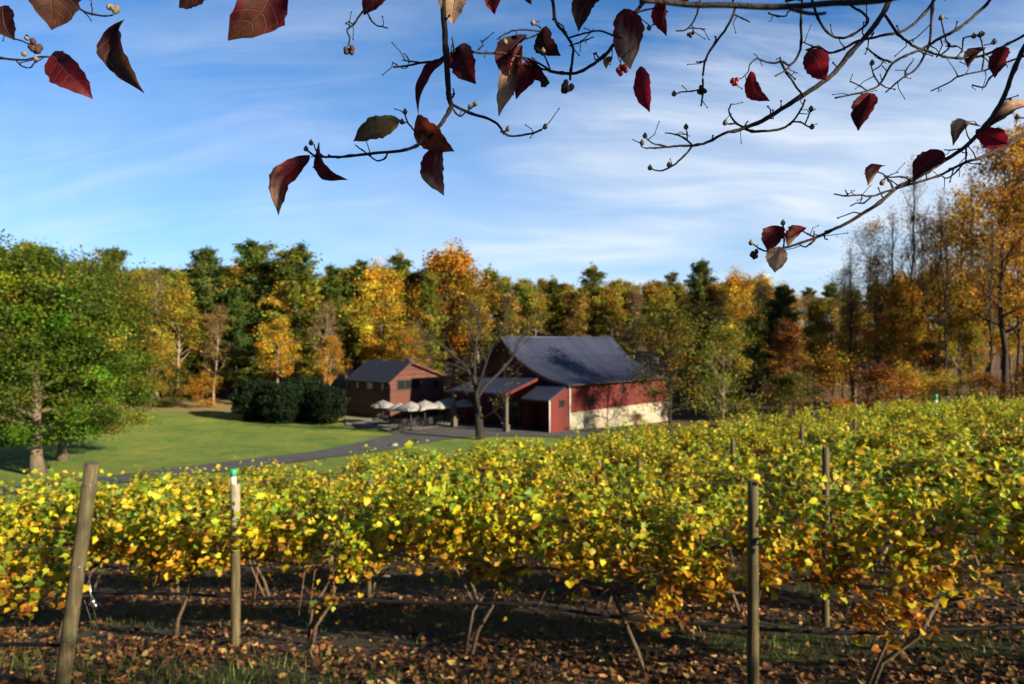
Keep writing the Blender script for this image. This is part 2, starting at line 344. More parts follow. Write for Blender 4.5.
def leaf_cloud(name, rng, Cn, size, col, mat, up=0.6, tmpl='quad', axis=None, flat=0.0):
    n = len(Cn)
    Nn = rng.normal(size=(n, 3)); Nn[:, 2] = np.abs(Nn[:, 2]) + up
    if axis is not None: Nn += axis
    Nn /= np.linalg.norm(Nn, axis=1, keepdims=True)
    T = rng.normal(size=(n, 3))
    if flat: T[:, 2] *= (1 - flat)
    T -= Nn * np.sum(T * Nn, axis=1, keepdims=True); T /= np.linalg.norm(T, axis=1, keepdims=True) + 1e-9
    B = np.cross(Nn, T)
    if tmpl == 'quad':
        tv = np.array([(-.5, 0, 0), (0, -.36, .10), (.5, 0, -.04), (0, .36, .10)]); tf = np.array([(0, 1, 2, 3)])
    elif tmpl == 'sprig':
        tv = np.array([(-.5, 0, 0), (-.05, -.20, .08), (.5, 0, -.08), (0.05, .22, .08)]); tf = np.array([(0, 1, 2, 3)])
    elif tmpl == 'vine':
        ang = np.array([-170, -135, -100, -72, -38, 0, 38, 72, 100, 135, 170]) * PI / 180
        rad = np.array([.34, .50, .44, .53, .46, .62, .46, .53, .44, .50, .34])
        tv = np.vstack([[(-0.05, 0, 0)], np.stack([rad * np.cos(ang), rad * np.sin(ang), 0.20 * np.abs(np.sin(ang)) - 0.18 * (np.cos(ang) > 0.5)], 1)])
        tf = np.array([(0, i, i + 1) for i in range(1, 11)])
    elif tmpl == 'dry':
        tv = np.array([(-.5, 0, .16), (-.12, -.30, .02), (.25, -.24, .06), (.55, 0, .2), (.22, .27, .10), (-.15, .28, .0)])
        tf = np.array([(0, 1, 2, 5), (5, 2, 3, 4)])
    k = len(tv)
    V = Cn[:, None, :] + size[:, None, None] * (tv[None, :, 0:1] * T[:, None, :] + tv[None, :, 1:2] * B[:, None, :] + tv[None, :, 2:3] * Nn[:, None, :])
    Fc = (tf[None] + (np.arange(n) * k)[:, None, None]).reshape(-1, tf.shape[1])
    return np_mesh(name, V.reshape(-1, 3), Fc, mat, np.repeat(col, k, axis=0))

def pick(rng, pal, n, jit=0.18):
    """pal: list of (weight, rgb)"""
    wts = np.array([p[0] for p in pal], float); wts /= wts.sum(); cols = np.array([p[1] for p in pal])
    c = cols[rng.choice(len(pal), n, p=wts)]
    return np.clip(c * np.exp(rng.normal(0, jit, (n, 1))) * np.exp(rng.normal(0, jit * 0.4, (n, 3))), 0.002, 0.9)

# ------------------------------------------------------------------ terrain
CP = np.array([
 (0, 0, -1.65), (4, 0, -1.55), (-4, 0, -1.85), (0, -10, -0.9), (12, -6, -0.5), (-12, -6, -2.2), (2.2, 6.2, -3.12), (-3.1, 7.8, -3.42), (-3.6, 5.7, -2.95),
 (3.9, 8.5, -3.42), (-2, 10.3, -3.85), (-8, 10, -4.25), (-15, 12, -5.0), (-13, 17, -5.5), (-30, 5, -5.0), (-28.6, 41, -8.0), (-21, 30, -6.6),
 (-14, 50, -8.3), (-4, 58, -8.6), (6, 68, -8.9), (-14, 78, -9.0), (0, 73, -8.95), (20, 80, -9.4), (-40, 90, -8.3), (-60, 60, -7.5), (-50, 40, -7.5),
 (10, 20, -4.0), (25, 35, -4.9), (0, 20, -4.9), (-7, 28, -6.5), (8, 30, -5.4), (16, 33, -5.0), (22, 48, -6.6), (40, 55, -5.4), (60, 60, -5.0),
 (30, 20, -3.3), (20, 8, -2.4), (45, 0, -1.5), (15, 52, -7.8), (0, 45, -7.6), (100, 100, -5), (0, 120, -8), (-100, 120, -7), (110, 0, 0), (-110, 0, -6.5),
 (0, -110, 2), (0, 200, 5), (200, 200, 5), (-200, 200, 4), (350, 350, 0), (-350, 350, 0), (0, 400, 0), (400, 0, 0), (-400, 0, -6), (0, -300, 0), (300, -300, 0), (-300, -300, -3)])
def tps_k(r2): return 0.5 * r2 * np.log(r2 + 1e-9)
_P = CP[:, :2] / 100.0; _n = len(CP)
_K = tps_k(((_P[:, None] - _P[None]) ** 2).sum(-1)) + np.eye(_n) * 2e-5
_Q = np.hstack([np.ones((_n, 1)), _P]); _A = np.block([[_K, _Q], [_Q.T, np.zeros((3, 3))]])
_W = np.linalg.solve(_A, np.concatenate([CP[:, 2], np.zeros(3)]))
def hgt_np(X, Y):
    sh = np.shape(X); q = np.stack([np.ravel(X), np.ravel(Y)], 1) / 100.0; out = np.empty(len(q))
    for s in range(0, len(q), 20000):
        qq = q[s:s + 20000]
        out[s:s + 20000] = tps_k(((qq[:, None] - _P[None]) ** 2).sum(-1)) @ _W[:_n] + _W[_n] + qq @ _W[_n + 1:]
    return out.reshape(sh)
def hgt(x, y): return float(hgt_np(np.array([x]), np.array([y]))[0])
def to_ground(px, py):
    D = np.arange(3, 140, 0.1); x = (px - 512) / F * D; z = (342 - py) / F * D
    d = z - hgt_np(x, D); i = np.argmax(d < 0)
    return (float(x[i]), float(D[i]))

def sheet(name, xs, ys, mat, off=0.0, mask=None):
    X, Y = np.meshgrid(xs, ys); Z = hgt_np(X, Y) + off
    V = np.stack([X, Y, Z], -1).reshape(-1, 3); nx, ny = len(xs), len(ys)
    i, j = np.meshgrid(np.arange(nx - 1), np.arange(ny - 1)); a = (j * nx + i).ravel()
    Fc = np.stack([a, a + 1, a + 1 + nx, a + nx], 1)
    if mask is not None:
        cxm = V[Fc].mean(1); Fc = Fc[mask(cxm[:, 0], cxm[:, 1])]
        used = np.unique(Fc); rem = np.full(len(V), -1); rem[used] = np.arange(len(used)); V = V[used]; Fc = rem[Fc]
    return link(name, np_mesh(name, V, Fc, mat, smooth=True))
xs = np.concatenate([np.linspace(-900, -100, 17)[:-1], np.linspace(-100, -12, 89)[:-1], np.linspace(-12, 14, 105)[:-1], np.linspace(14, 80, 67)[:-1], np.linspace(80, 900, 18)])
ys = np.concatenate([np.linspace(-500, -20, 11)[:-1], np.linspace(-20, 2, 12)[:-1], np.linspace(2, 16, 57)[:-1], np.linspace(16, 130, 115)[:-1], np.linspace(130, 1200, 24)])
tag(sheet('ground', xs, ys, M['ground']), 'brown leaf strewn vineyard and woodland ground', 'ground', kind='structure')
YM = ([-60, -13, -7.3, 0, 8.6, 16, 27, 40, 80], [-40, 12.5, 22, 25, 28, 33, 37, 40, 44])
def ymax(x): return np.interp(x, *YM)
YB = ([-120, -60, -40, -20, -5, 8, 13, 18, 45], [100, 97, 97, 93, 92, 92, 72, 40, 30])
lawn = sheet('lawn', np.arange(-120, 40, 0.7), np.arange(8, 100, 0.7), M['lawn'], 0.04,
             lambda x, y: (y > ymax(x) + 1.6) & (y < np.interp(x, *YB) + 1.5 * np.sin(x * 0.35)))
tag(lawn, 'mown green lawn with dry tan far edge beside the drive', 'lawn', kind='structure')
def ribbon(name, far, near, mat, off, n=70, m=6):
    A = np.array([to_ground(*p) for p in far]); B = np.array([to_ground(*p) for p in near])
    t = np.linspace(0, 1, n); s = np.linspace(0, 1, len(A))
    A = np.stack([np.interp(t, s, A[:, 0]), np.interp(t, s, A[:, 1])], 1); B = np.stack([np.interp(t, s, B[:, 0]), np.interp(t, s, B[:, 1])], 1)
    for _ in range(3):
        for L in (A, B): L[1:-1] = (L[:-2] + 2 * L[1:-1] + L[2:]) / 4
    u = np.linspace(0, 1, m)[None, :, None]; G = A[:, None] * (1 - u) + B[:, None] * u
    Z = hgt_np(G[..., 0], G[..., 1]) + off
    V = np.concatenate([G, Z[..., None]], -1).reshape(-1, 3)
    i, j = np.meshgrid(np.arange(m - 1), np.arange(n - 1)); a = (j * m + i).ravel()
    Fc = np.stack([a, a + m, a + m + 1, a + 1], 1)
    return link(name, np_mesh(name, V, Fc, mat, smooth=True))
road = ribbon('road', [(-60, 498), (0, 489), (100, 478), (200, 466), (320, 452), (404, 432), (440, 427), (471, 424), (520, 424), (560, 426), (620, 430)],
              [(-60, 507), (0, 497), (100, 487), (200, 475), (320, 460), (376, 453), (440, 441), (470, 438), (520, 437), (560, 438), (620, 441)], M['asphalt'], 0.10)
tag(road, 'grey asphalt drive curving past the lawn to the barn', 'road', kind='structure')
kerb = ribbon('path', [(345, 419), (390, 419.5), (420, 418), (450, 416), (472, 416), (480, 417)],
              [(346, 426), (385, 431), (408, 433), (440, 428), (468, 424), (480, 422)], M['concrete'], 0.14, n=40)
tag(kerb, 'pale concrete patio beside the red cabin', 'patio', kind='structure')

# ------------------------------------------------------------------ buildings
ANG = math.atan2(0.743, 0.669)
def slab(mb, prof, x0, x1, th=0.12):
    """roof slab following a (y,z) profile, extruded from x0 to x1"""
    n = len(prof); vs = []
    for x in (x0, x1):
        for (y, z) in prof: vs.append((x, y, z))
        for (y, z) in prof: vs.append((x, y, z - th))
    fs = []; o = 2 * n
    for i in range(n - 1):
        fs.append((i, i + 1, o + i + 1, o + i)); fs.append((n + i, o + n + i, o + n + i + 1, n + i + 1))
        fs.append((i, n + i, n + i + 1, i + 1)); fs.append((o + i, o + i + 1, o + n + i + 1, o + n + i))
    fs.append((0, o, o + n, n)); fs.append((n - 1, n + n - 1, o + n + n - 1, o + n - 1))
    mb.add(vs, fs)
def window(parent, plane, a, z0, z1, wd, pane_mat, frame_mat, off=0.03, mull=0):
    """plane 'x': wall in the local x=const plane (outward -x), 'y': outward -y. a = start along the other axis"""
    f = MB(); g = MB(); t = 0.07
    def bx(mb, a0, a1, b0, b1, d0, d1):
        if plane == 'y': mb.box(a0, -d1, b0, a1, -d0, b1)
        else: mb.box(-d1, a0, b0, -d0, a1, b1)
    bx(f, a, a + wd, z1 - t, z1, 0.0, off + .04); bx(f, a, a + wd, z0, z0 + t, 0.0, off + .06)
    bx(f, a, a + t, z0 + t, z1 - t, 0.0, off + .04); bx(f, a + wd - t, a + wd, z0 + t, z1 - t, 0.0, off + .04)
    for k in range(mull):
        q = a + wd * (k + 1) / (mull + 1); bx(f, q - .03, q + .03, z0 + t, z1 - t, 0.0, off + .03)
    bx(g, a + t, a + wd - t, z0 + t, z1 - t, 0.005, off)
    fo = f.build('window', frame_mat, parent); g.build('pane', pane_mat, fo); return fo

# --- barn
bz = -8.95
barn = empty('barn', (5.6, 68, bz), ANG)
tag(barn, 'big red board barn with sweeping blue grey metal roof and pale stone base', 'barn')
L, Wd, EZ, RZ = 20.0, 17.0, 4.85, 9.45
prof_half = [(0.0, RZ), (1.1, 8.35), (2.1, 7.45), (3.2, 6.72), (4.4, 6.1), (5.8, 5.52), (7.1, 5.12), (8.5, EZ), (9.15, 4.72)]
prof = [(8.5 - d, z) for d, z in reversed(prof_half)] + [(8.5 + d, z) for d, z in prof_half[1:]]
wl = MB()
gp = [(max(0, min(17, y)), z - 0.13) for y, z in prof if -0.01 <= y <= 17.01]
for x in (0.0, L):
    zb_ = -0.8 if x == 0 else 1.85
    ring = [(x, 0, zb_)] + [(x, y, z) for y, z in gp] + [(x, 17, zb_)]
    wl.add(ring, [tuple(range(len(ring)))])
wl.add([(0, 0, 1.85), (L, 0, 1.85), (L, 0, EZ - .13), (0, 0, EZ - .13)], [(0, 1, 2, 3)])
wl.add([(0, 17, 1.85), (L, 17, 1.85), (L, 17, EZ - .13), (0, 17, EZ - .13)], [(3, 2, 1, 0)])
wl.build('wall', M['barn_red'], barn)
sb = MB(); sb.box(0.03, -0.05, -2.5, L + .04, 17.05, 1.85); sb.build('stone_base', M['stone'], barn)
rf = MB(); slab(rf, prof, -0.7, L + 0.7)
k = -0.6
while k < L + 0.7:                                    # standing seams
    slab(rf, [(y, z + 0.055) for y, z in prof], k, k + 0.05, 0.05); k += 0.62
rfo = rf.build('roof', M['roof'], barn)
rc = MB(); rc.tube([(-0.75, 8.5, RZ + .03), (L + .75, 8.5, RZ + .03)], 0.13, 8); rc.build('ridge_cap', M['roof'], rfo)
fa = MB()
for x in (-0.76, L + 0.70): slab(fa, [(y, z - 0.02) for y, z in prof], x, x + 0.06, 0.26)
fa.build('fascia', M['trim_dark'], rfo)
for yy_, sx in ((-0.05, -0.35), (-0.05, L + .1)):
    d = MB(); d.tube([(0.12 if sx < 0 else L - .12, -0.12, EZ - .1), (0.12 if sx < 0 else L - .12, -0.12, 0.0)], 0.06, 8)
    d.build('downspout', M['white_paint'], barn)
gt = MB(); gt.tube([(-0.6, -0.72, 4.66), (L + 0.6, -0.72, 4.66)], 0.08, 8); gt.build('gutter', M['trim_dark'], barn)
window(barn, 'y', 3.55, 2.6, 3.5, 0.8, M['glass'], M['trim_dark'])
window(barn, 'y', 9.6, 3.2, 4.1, 0.8, M['glass'], M['trim_dark'])
window(barn, 'y', 16.2, 2.7, 3.6, 0.8, M['glass'], M['trim_dark'])
# lean-to against the gable
lt = MB()
lt.add([(-3.04, 0.0, 0), (-0.01, 0.0, 0), (-0.01, 0.0, 4.72), (-3.04, 0.0, 3.45)], [(0, 1, 2, 3)])
lt.add([(-0.5, 0.02, 0), (-0.5, 3.28, 0), (-0.5, 3.28, 4.4), (-0.5, 0.02, 4.4)], [(3, 2, 1, 0)])
lt.box(-3.04, 0.01, 3.1, -2.94, 3.29, 3.4)
lt.add([(-3.04, 3.3, 0), (-0.01, 3.3, 0), (-0.01, 3.3, 4.72), (-3.04, 3.3, 3.45)], [(3, 2, 1, 0)])
lto = lt.build('side_room', M['barn_red'], barn)
lr = MB(); lr.add([(-3.5, -0.3, 3.38), (-0.02, -0.3, 4.86), (-0.02, 3.25, 4.86), (-3.5, 3.25, 3.38), (-3.5, -0.3, 3.26), (-0.02, -0.3, 4.74), (-0.02, 3.25, 4.74), (-3.5, 3.25, 3.26)],
                  [(0, 1, 2, 3), (7, 6, 5, 4), (0, 4, 5, 1), (3, 2, 6, 7), (0, 3, 7, 4), (1, 5, 6, 2)])
lr.build('roof', M['roof'], lto)
d = MB(); d.tube([(-3.1, -0.12, 3.3), (-3.1, -0.12, 0)], 0.06, 8); d.build('downspout', M['white_paint'], lto)
window(lto, 'y', -1.5, 2.5, 3.3, 0.8, M['glass'], M['trim_dark'])
# porch roof on posts
po = MB()
Y0, Y1, PX = 3.3, 11.2, -5.6
po.add([(PX, Y0, 3.95), (-0.02, Y0, 5.5), (-0.02, Y1, 5.5), (PX, Y1, 3.95), (PX, Y0, 3.81), (-0.02, Y0, 5.36), (-0.02, Y1, 5.36), (PX, Y1, 3.81)],
       [(0, 1, 2, 3), (7, 6, 5, 4), (0, 4, 5, 1), (3, 2, 6, 7), (0, 3, 7, 4), (1, 5, 6, 2)])
y = Y0 + 0.3
while y < Y1:
    po.add([(PX, y, 4.0), (-0.05, y, 5.55), (-0.05, y + .05, 5.55), (PX, y + .05, 4.0)], [(0, 1, 2, 3)]); y += 0.6
pro = po.build('porch_roof', M['roof'], barn)
f = MB(); f.add([(PX - .02, Y0 - .06, 3.97), (-0.05, Y0 - .06, 5.52), (-0.05, Y0 - .06, 5.24), (PX - .02, Y0 - .06, 3.69), (PX - .02, Y0 - .01, 3.97), (-0.05, Y0 - .01, 5.52), (-0.05, Y0 - .01, 5.24), (PX - .02, Y0 - .01, 3.69)],
                [(0, 3, 2, 1), (4, 5, 6, 7), (0, 1, 5, 4), (3, 7, 6, 2), (0, 4, 7, 3), (1, 2, 6, 5)])
f.build('fascia', M['barn_red'], pro)
for yp in (Y0 + .25, Y0 + 4.0, Y1 - .25):
    q = MB(); q.box(PX + .15, yp - .16, -0.2, PX + .47, yp + .16, 3.86); q.box(PX + .05, yp - .26, -0.2, PX + .57, yp + .26, 0.9); q.build('porch_post', M['timber'], barn)
dr = MB(); dr.box(-0.06, 6.3, 0.0, 0.02, 8.7, 2.7); dd = dr.build('door', M['glass'], barn)
for yy_ in (6.2, 7.47, 8.7):
    q = MB(); q.box(-0.10, yy_, 0, -0.062, yy_ + .1, 2.75); q.build('door_frame', M['trim_dark'], dd)
window(barn, 'x', 7.6, 5.9, 7.0, 1.6, M['glass'], M['trim_dark'])

# --- red cabin
cabin = empty('cabin', (-13.9, 78, -9.0), ANG)
tag(cabin, 'small two storey red cabin with dark roof behind the white umbrellas', 'cabin')
CL, CW, CE, CR, CRX, CE2 = 8.3, 7.8, 4.75, 6.75, 2.8, 4.9
g_ = [(0, CE), (CRX, CR), (CL, CE2)]
cw = MB()
for yv in (0, CW):
    ring = [(0, yv, -0.4), (CL, yv, -0.4)] + [(x, yv, z - .1) for x, z in reversed(g_)]
    cw.add(ring, [tuple(range(5))])
cw.add([(0, 0, -.4), (0, CW, -.4), (0, CW, CE - .1), (0, 0, CE - .1)], [(0, 3, 2, 1)])
cw.add([(CL, 0, -.4), (CL, CW, -.4), (CL, CW, CE2 - .1), (CL, 0, CE2 - .1)], [(0, 1, 2, 3)])
cw.build('wall', M['cabin_red'], cabin)
cr = MB()
def slab_y(mb, prof, y0, y1, th):
    b = MB(); slab(b, prof, y0, y1, th); mb.add([(v[1], v[0], v[2]) for v in b.v], [f[::-1] for f in b.f])
cprof = [(-0.55, CE - .38), (CRX, CR), (CL + .5, CE2 - .14)]
slab_y(cr, cprof, -0.45, CW + .45, 0.12)
k = -0.4
while k < CW + .4: slab_y(cr, [(a, b + .04) for a, b in cprof], k, k + .04, .04); k += .5
cro = cr.build('roof', M['navy_roof'], cabin)
cf = MB()
slab_y(cf, [(a, b - .01) for a, b in cprof], -0.50, -0.455, 0.24)
cf.build('fascia', M['cabin_red'], cro)
q = MB(); q.box(CRX + .2, 0.3, CR - .5, CRX + 0.8, 0.9, CR + .25); q.build('chimney', M['trim_dark'], cro)
for a, wd in ((6.0, .6), (3.2, 1.3), (1.1, .6)): window(cabin, 'x', a, 3.4, 4.4, wd, M['cream_pane'], M['trim_dark'])
window(cabin, 'y', 0.95, 3.45, 4.62, 3.35, M['glass'], M['trim_dark'], mull=2)
window(cabin, 'y', 6.35, 3.45, 4.4, 1.0, M['glass'], M['trim_dark'])
window(cabin, 'y', 6.6, 0.0, 2.1, 1.0, M['glass'], M['trim_dark'])
tb = MB(); tb.box(-0.03, -0.035, 2.55, CL + .02, -0.003, 2.7); tb.build('trim_board', M['cabin_red'], cabin)
dk = MB(); dk.box(-0.3, CW + .05, 2.2, 3.5, CW + 2.2, 2.35)
for yv in (CW + .2, CW + 2.05): dk.box(-0.2, yv, -.4, 0, yv + .12, 3.3)
for zv in (2.75, 3.2): dk.box(-0.2, CW + .05, zv, -0.1, CW + 2.2, zv + .1)
dk.build('deck', M['trim_dark'], cabin)

# ------------------------------------------------------------------ patio furniture
def umbrella_proto():
    r = empty('patio_umbrella'); n = 8; cn = MB(); vs = [(0, 0, 2.62)]
    for ring, (rr, z) in enumerate(((0.7, 2.36), (1.38, 2.02), (1.38, 1.86))):
        for k_ in range(n): vs.append((rr * math.cos(2 * PI * k_ / n), rr * math.sin(2 * PI * k_ / n), z))
    fs = [(0, 1 + k_, 1 + (k_ + 1) % n) for k_ in range(n)]
    for a in (0, 1): fs += [(1 + a * n + k_, 1 + (a + 1) * n + k_, 1 + (a + 1) * n + (k_ + 1) % n, 1 + a * n + (k_ + 1) % n) for k_ in range(n)]
    cn.add(vs, fs); cn.build('canopy', M['canvas'], r)
    p_ = MB(); p_.tube([(0, 0, 0.05), (0, 0, 2.7)], 0.03, 8); p_.build('pole', M['timber'], r)
    b_ = MB(); b_.tube([(0, 0, 0), (0, 0, .08)], 0.28, 12); b_.build('base', M['dark_metal'], r); return r
def table_proto():
    r = empty('patio_table'); t_ = MB(); t_.tube([(0, 0, .70), (0, 0, .74)], 0.6, 14); t_.build('tabletop', M['dark_metal'], r)
    for k_ in range(4):
        a = PI / 4 + k_ * PI / 2; l_ = MB(); l_.tube([(.5 * math.cos(a), .5 * math.sin(a), 0), (.35 * math.cos(a), .35 * math.sin(a), .70)], .025, 6); l_.build('leg', M['dark_metal'], r)
    return r
def chair_proto():
    r = empty('patio_chair')
    s_ = MB(); s_.box(-.24, -.24, .42, .24, .24, .47); s_.build('seat', M['dark_metal'], r)
    b_ = MB()
    for k_ in range(5): b_.box(-.22 + k_ * .1, .22, .5, -.18 + k_ * .1, .25, .92)
    b_.box(-.24, .215, .90, .24, .255, .96); b_.build('backrest', M['dark_metal'], r)
    for sx in (-1, 1):
        for sy in (-1, 1): l_ = MB(); l_.tube([(sx * .21, sy * .21, .42), (sx * .24, sy * .24, 0)], .02, 5); l_.build('leg', M['dark_metal'], r)
    return r
rnd = random.Random(4)
U, T_, CH = umbrella_proto(), table_proto(), chair_proto()
UM = [(383, 73.5, 'leftmost white patio umbrella in front of the dark cabin wall'), (400, 69.5, 'wide white umbrella at the corner of the cabin'),
      (411, 67.5, 'lower white umbrella nearest the drive'), (425, 71, 'pale umbrella below the wide cabin window'),
      (440, 72, 'pale umbrella below the small cabin window'), (448, 76, 'white umbrella half hidden behind another near the cabin end'),
      (464, 75, 'rightmost white umbrella beside the bare tree and barn porch')]
TLAB = ['leftmost dark', 'wide corner', 'lower nearest', 'wide-window', 'small-window', 'half hidden', 'rightmost']
first = True; nch = 0
for i, (px, D, lab) in enumerate(UM):
    x = (px - 512) / F * D; z = hgt(x, D) + .15
    u = U if i == 0 else copy_tree(U); t_ = T_ if i == 0 else copy_tree(T_)
    u.location = (x, D, z); u.rotation_euler.z = rnd.uniform(0, 1); u.scale = (rnd.uniform(.95, 1.1),) * 3
    tag(u, lab, 'umbrella', 'umbrellas on the patio')
    t_.location = (x + .02, D, z); t_.rotation_euler.z = rnd.uniform(0, 1)
    tag(t_, 'round dark table under the ' + lab.replace('white patio umbrella in front of', 'umbrella before').split(' with ')[0], 'table', 'tables under the patio umbrellas')
    for k_ in range(4):
        a = k_ * PI / 2 + rnd.uniform(-.3, .3) + 0.6; c = CH if nch == 0 else copy_tree(CH); nch += 1
        c.location = (x + .95 * math.cos(a), D + .95 * math.sin(a), z); c.rotation_euler.z = a - PI / 2 + rnd.uniform(-.2, .2)
        tag(c, 'dark metal chair at the table under the ' + TLAB[i] + ' umbrella', 'chair', 'dark chairs at the ' + TLAB[i] + ' umbrella table')

# ------------------------------------------------------------------ tree builders
def V3(*a): return np.array(a, float)
def limb_path(rng, p0, d, length, n, rise, wob):
    pts = [p0]; d = d / np.linalg.norm(d)
    for i in range(n):
        d = d + rng.normal(0, wob, 3) + V3(0, 0, rise / n); d /= np.linalg.norm(d)
        pts.append(pts[-1] + d * length / n)
    return pts
def broadleaf(seed, H, Rr, base, nprim, nleaf, lsize, pal, bark, trunk_r=None, csig=0.75, tert=2, top=0.55, lean=(0, 0), leafmat='tree_leaf', elev=(15, 62), jit=0.13, up=0.15, trunkf=0.88, cvar=0.35, shell=0):
    rng = np.random.default_rng(seed); tr = trunk_r or H * 0.014; tb = MB()
    n = 9; tp = [V3(0, 0, -0.3)]
    for i in range(1, n + 1):
        h = H * trunkf * i / n; a = tp[-1].copy(); a[2] = h
        a[:2] = a[:2] + rng.normal(0, H * 0.009, 2) + np.array(lean) * (H / n); tp.append(a)
    tp = np.array(tp)
    def tat(h):
        return np.array([np.interp(h, tp[:, 2], tp[:, k_]) for k_ in range(3)])
    def trd(h): return tr * max(0.10, (1 - h / H) ** 0.8)
    tb.tube(tp, [tr * 1.5] + [trd(h) for h in tp[1:, 2]], 8)
    cl = []; az = rng.uniform(0, 6)
    for i in range(nprim):
        t = (i + rng.uniform(0.2, 0.8)) / nprim; h = base + (H * trunkf - base) * t ** 0.95; az += 2.4 + rng.normal(0, .35)
        prof = math.sin(PI * min(1, (0.16 + 0.84 * t) ** (0.62 + top * 0.6))) ** 0.6
        Ln = max(0.5, Rr * (0.25 + 0.75 * prof) * rng.uniform(.70, 1.12)); e = R(elev[0] + (elev[1] - elev[0]) * t + rng.normal(0, 8))
        d = V3(math.cos(az) * math.cos(e), math.sin(az) * math.cos(e), math.sin(e))
        pts = limb_path(rng, tat(h), d, Ln, 5, 0.35, .12); r0 = trd(h) * 0.55
        tb.tube(pts, [r0 * (1 - .85 * k_ / 5) for k_ in range(6)], 5, False)
        cl.append((pts[-1], 1.0))
        for k_ in range(2 + tert):
            f = rng.uniform(.3, .95); j = f * 5; ii = min(4, int(j)); p0 = pts[ii] + (pts[ii + 1] - pts[ii]) * (j - ii)
            d2 = (pts[ii + 1] - pts[ii]); d2 = d2 / np.linalg.norm(d2) + rng.normal(0, .65, 3) + V3(0, 0, .15)
            p2 = limb_path(rng, p0, d2, Ln * rng.uniform(.28, .5), 3, 0.3, .15); r1 = max(.012, r0 * .4 * (1 - .6 * f))
            tb.tube(p2, [r1, r1 * .75, r1 * .5, r1 * .2], 4, False); cl.append((p2[-1], 1.0)); cl.append((p2[1], .7))
            for q in range(tert):
                d3 = p2[-1] - p2[0]; d3 = d3 / np.linalg.norm(d3) + rng.normal(0, .6, 3) + V3(0, 0, .2)
                p3 = limb_path(rng, p2[rng.integers(1, 4)], d3, Ln * rng.uniform(.15, .3), 2, 0.2, .15)
                tb.tube(p3, [r1 * .5, r1 * .35, r1 * .12], 3, False); cl.append((p3[-1], .8))
    for i in range(shell):                             # outer boughs hanging over the limbs
        d2_ = rng.uniform(-1, 1); rad_ = math.sqrt(1 - d2_ ** 2) if d2_ > 0 else math.sqrt(1 - d2_ ** 6); a_z = rng.uniform(0, 2 * PI); rad_ *= rng.uniform(.75, 1.05); d = V3(rad_ * math.cos(a_z), rad_ * math.sin(a_z), d2_); zc = (base + H) / 2 - .3
        cl.append((np.array([lean[0] * H * .5 + d[0] * Rr * .86, lean[1] * H * .5 + d[1] * Rr * .86, zc + d[2] * (H - base) * .50]) * 1.0, 4.0))
    tm = tb.mesh('trunk', M[bark])
    if nleaf == 0: return tm, None
    cc = np.array([c[0] for c in cl]); wt = np.array([c[1] for c in cl]) * rng.gamma(.85, 1, len(cl)); wt /= wt.sum()
    ci = rng.choice(len(cl), nleaf, p=wt)
    pc = pick(rng, pal, len(cl), cvar)
    P = cc[ci] + rng.normal(0, 1, (nleaf, 3)) * np.array([csig, csig, csig * .6])
    P[:, 2] = np.maximum(P[:, 2], base * 0.75 + 0.3)
    col = np.clip(pc[ci] * np.exp(rng.normal(0, jit, (nleaf, 1))) * np.exp(rng.normal(0, jit * .5, (nleaf, 3))), .003, .85)
    return tm, leaf_cloud('crown', rng, P, lsize * rng.uniform(.6, 1.3, nleaf), col, M[leafmat], up)
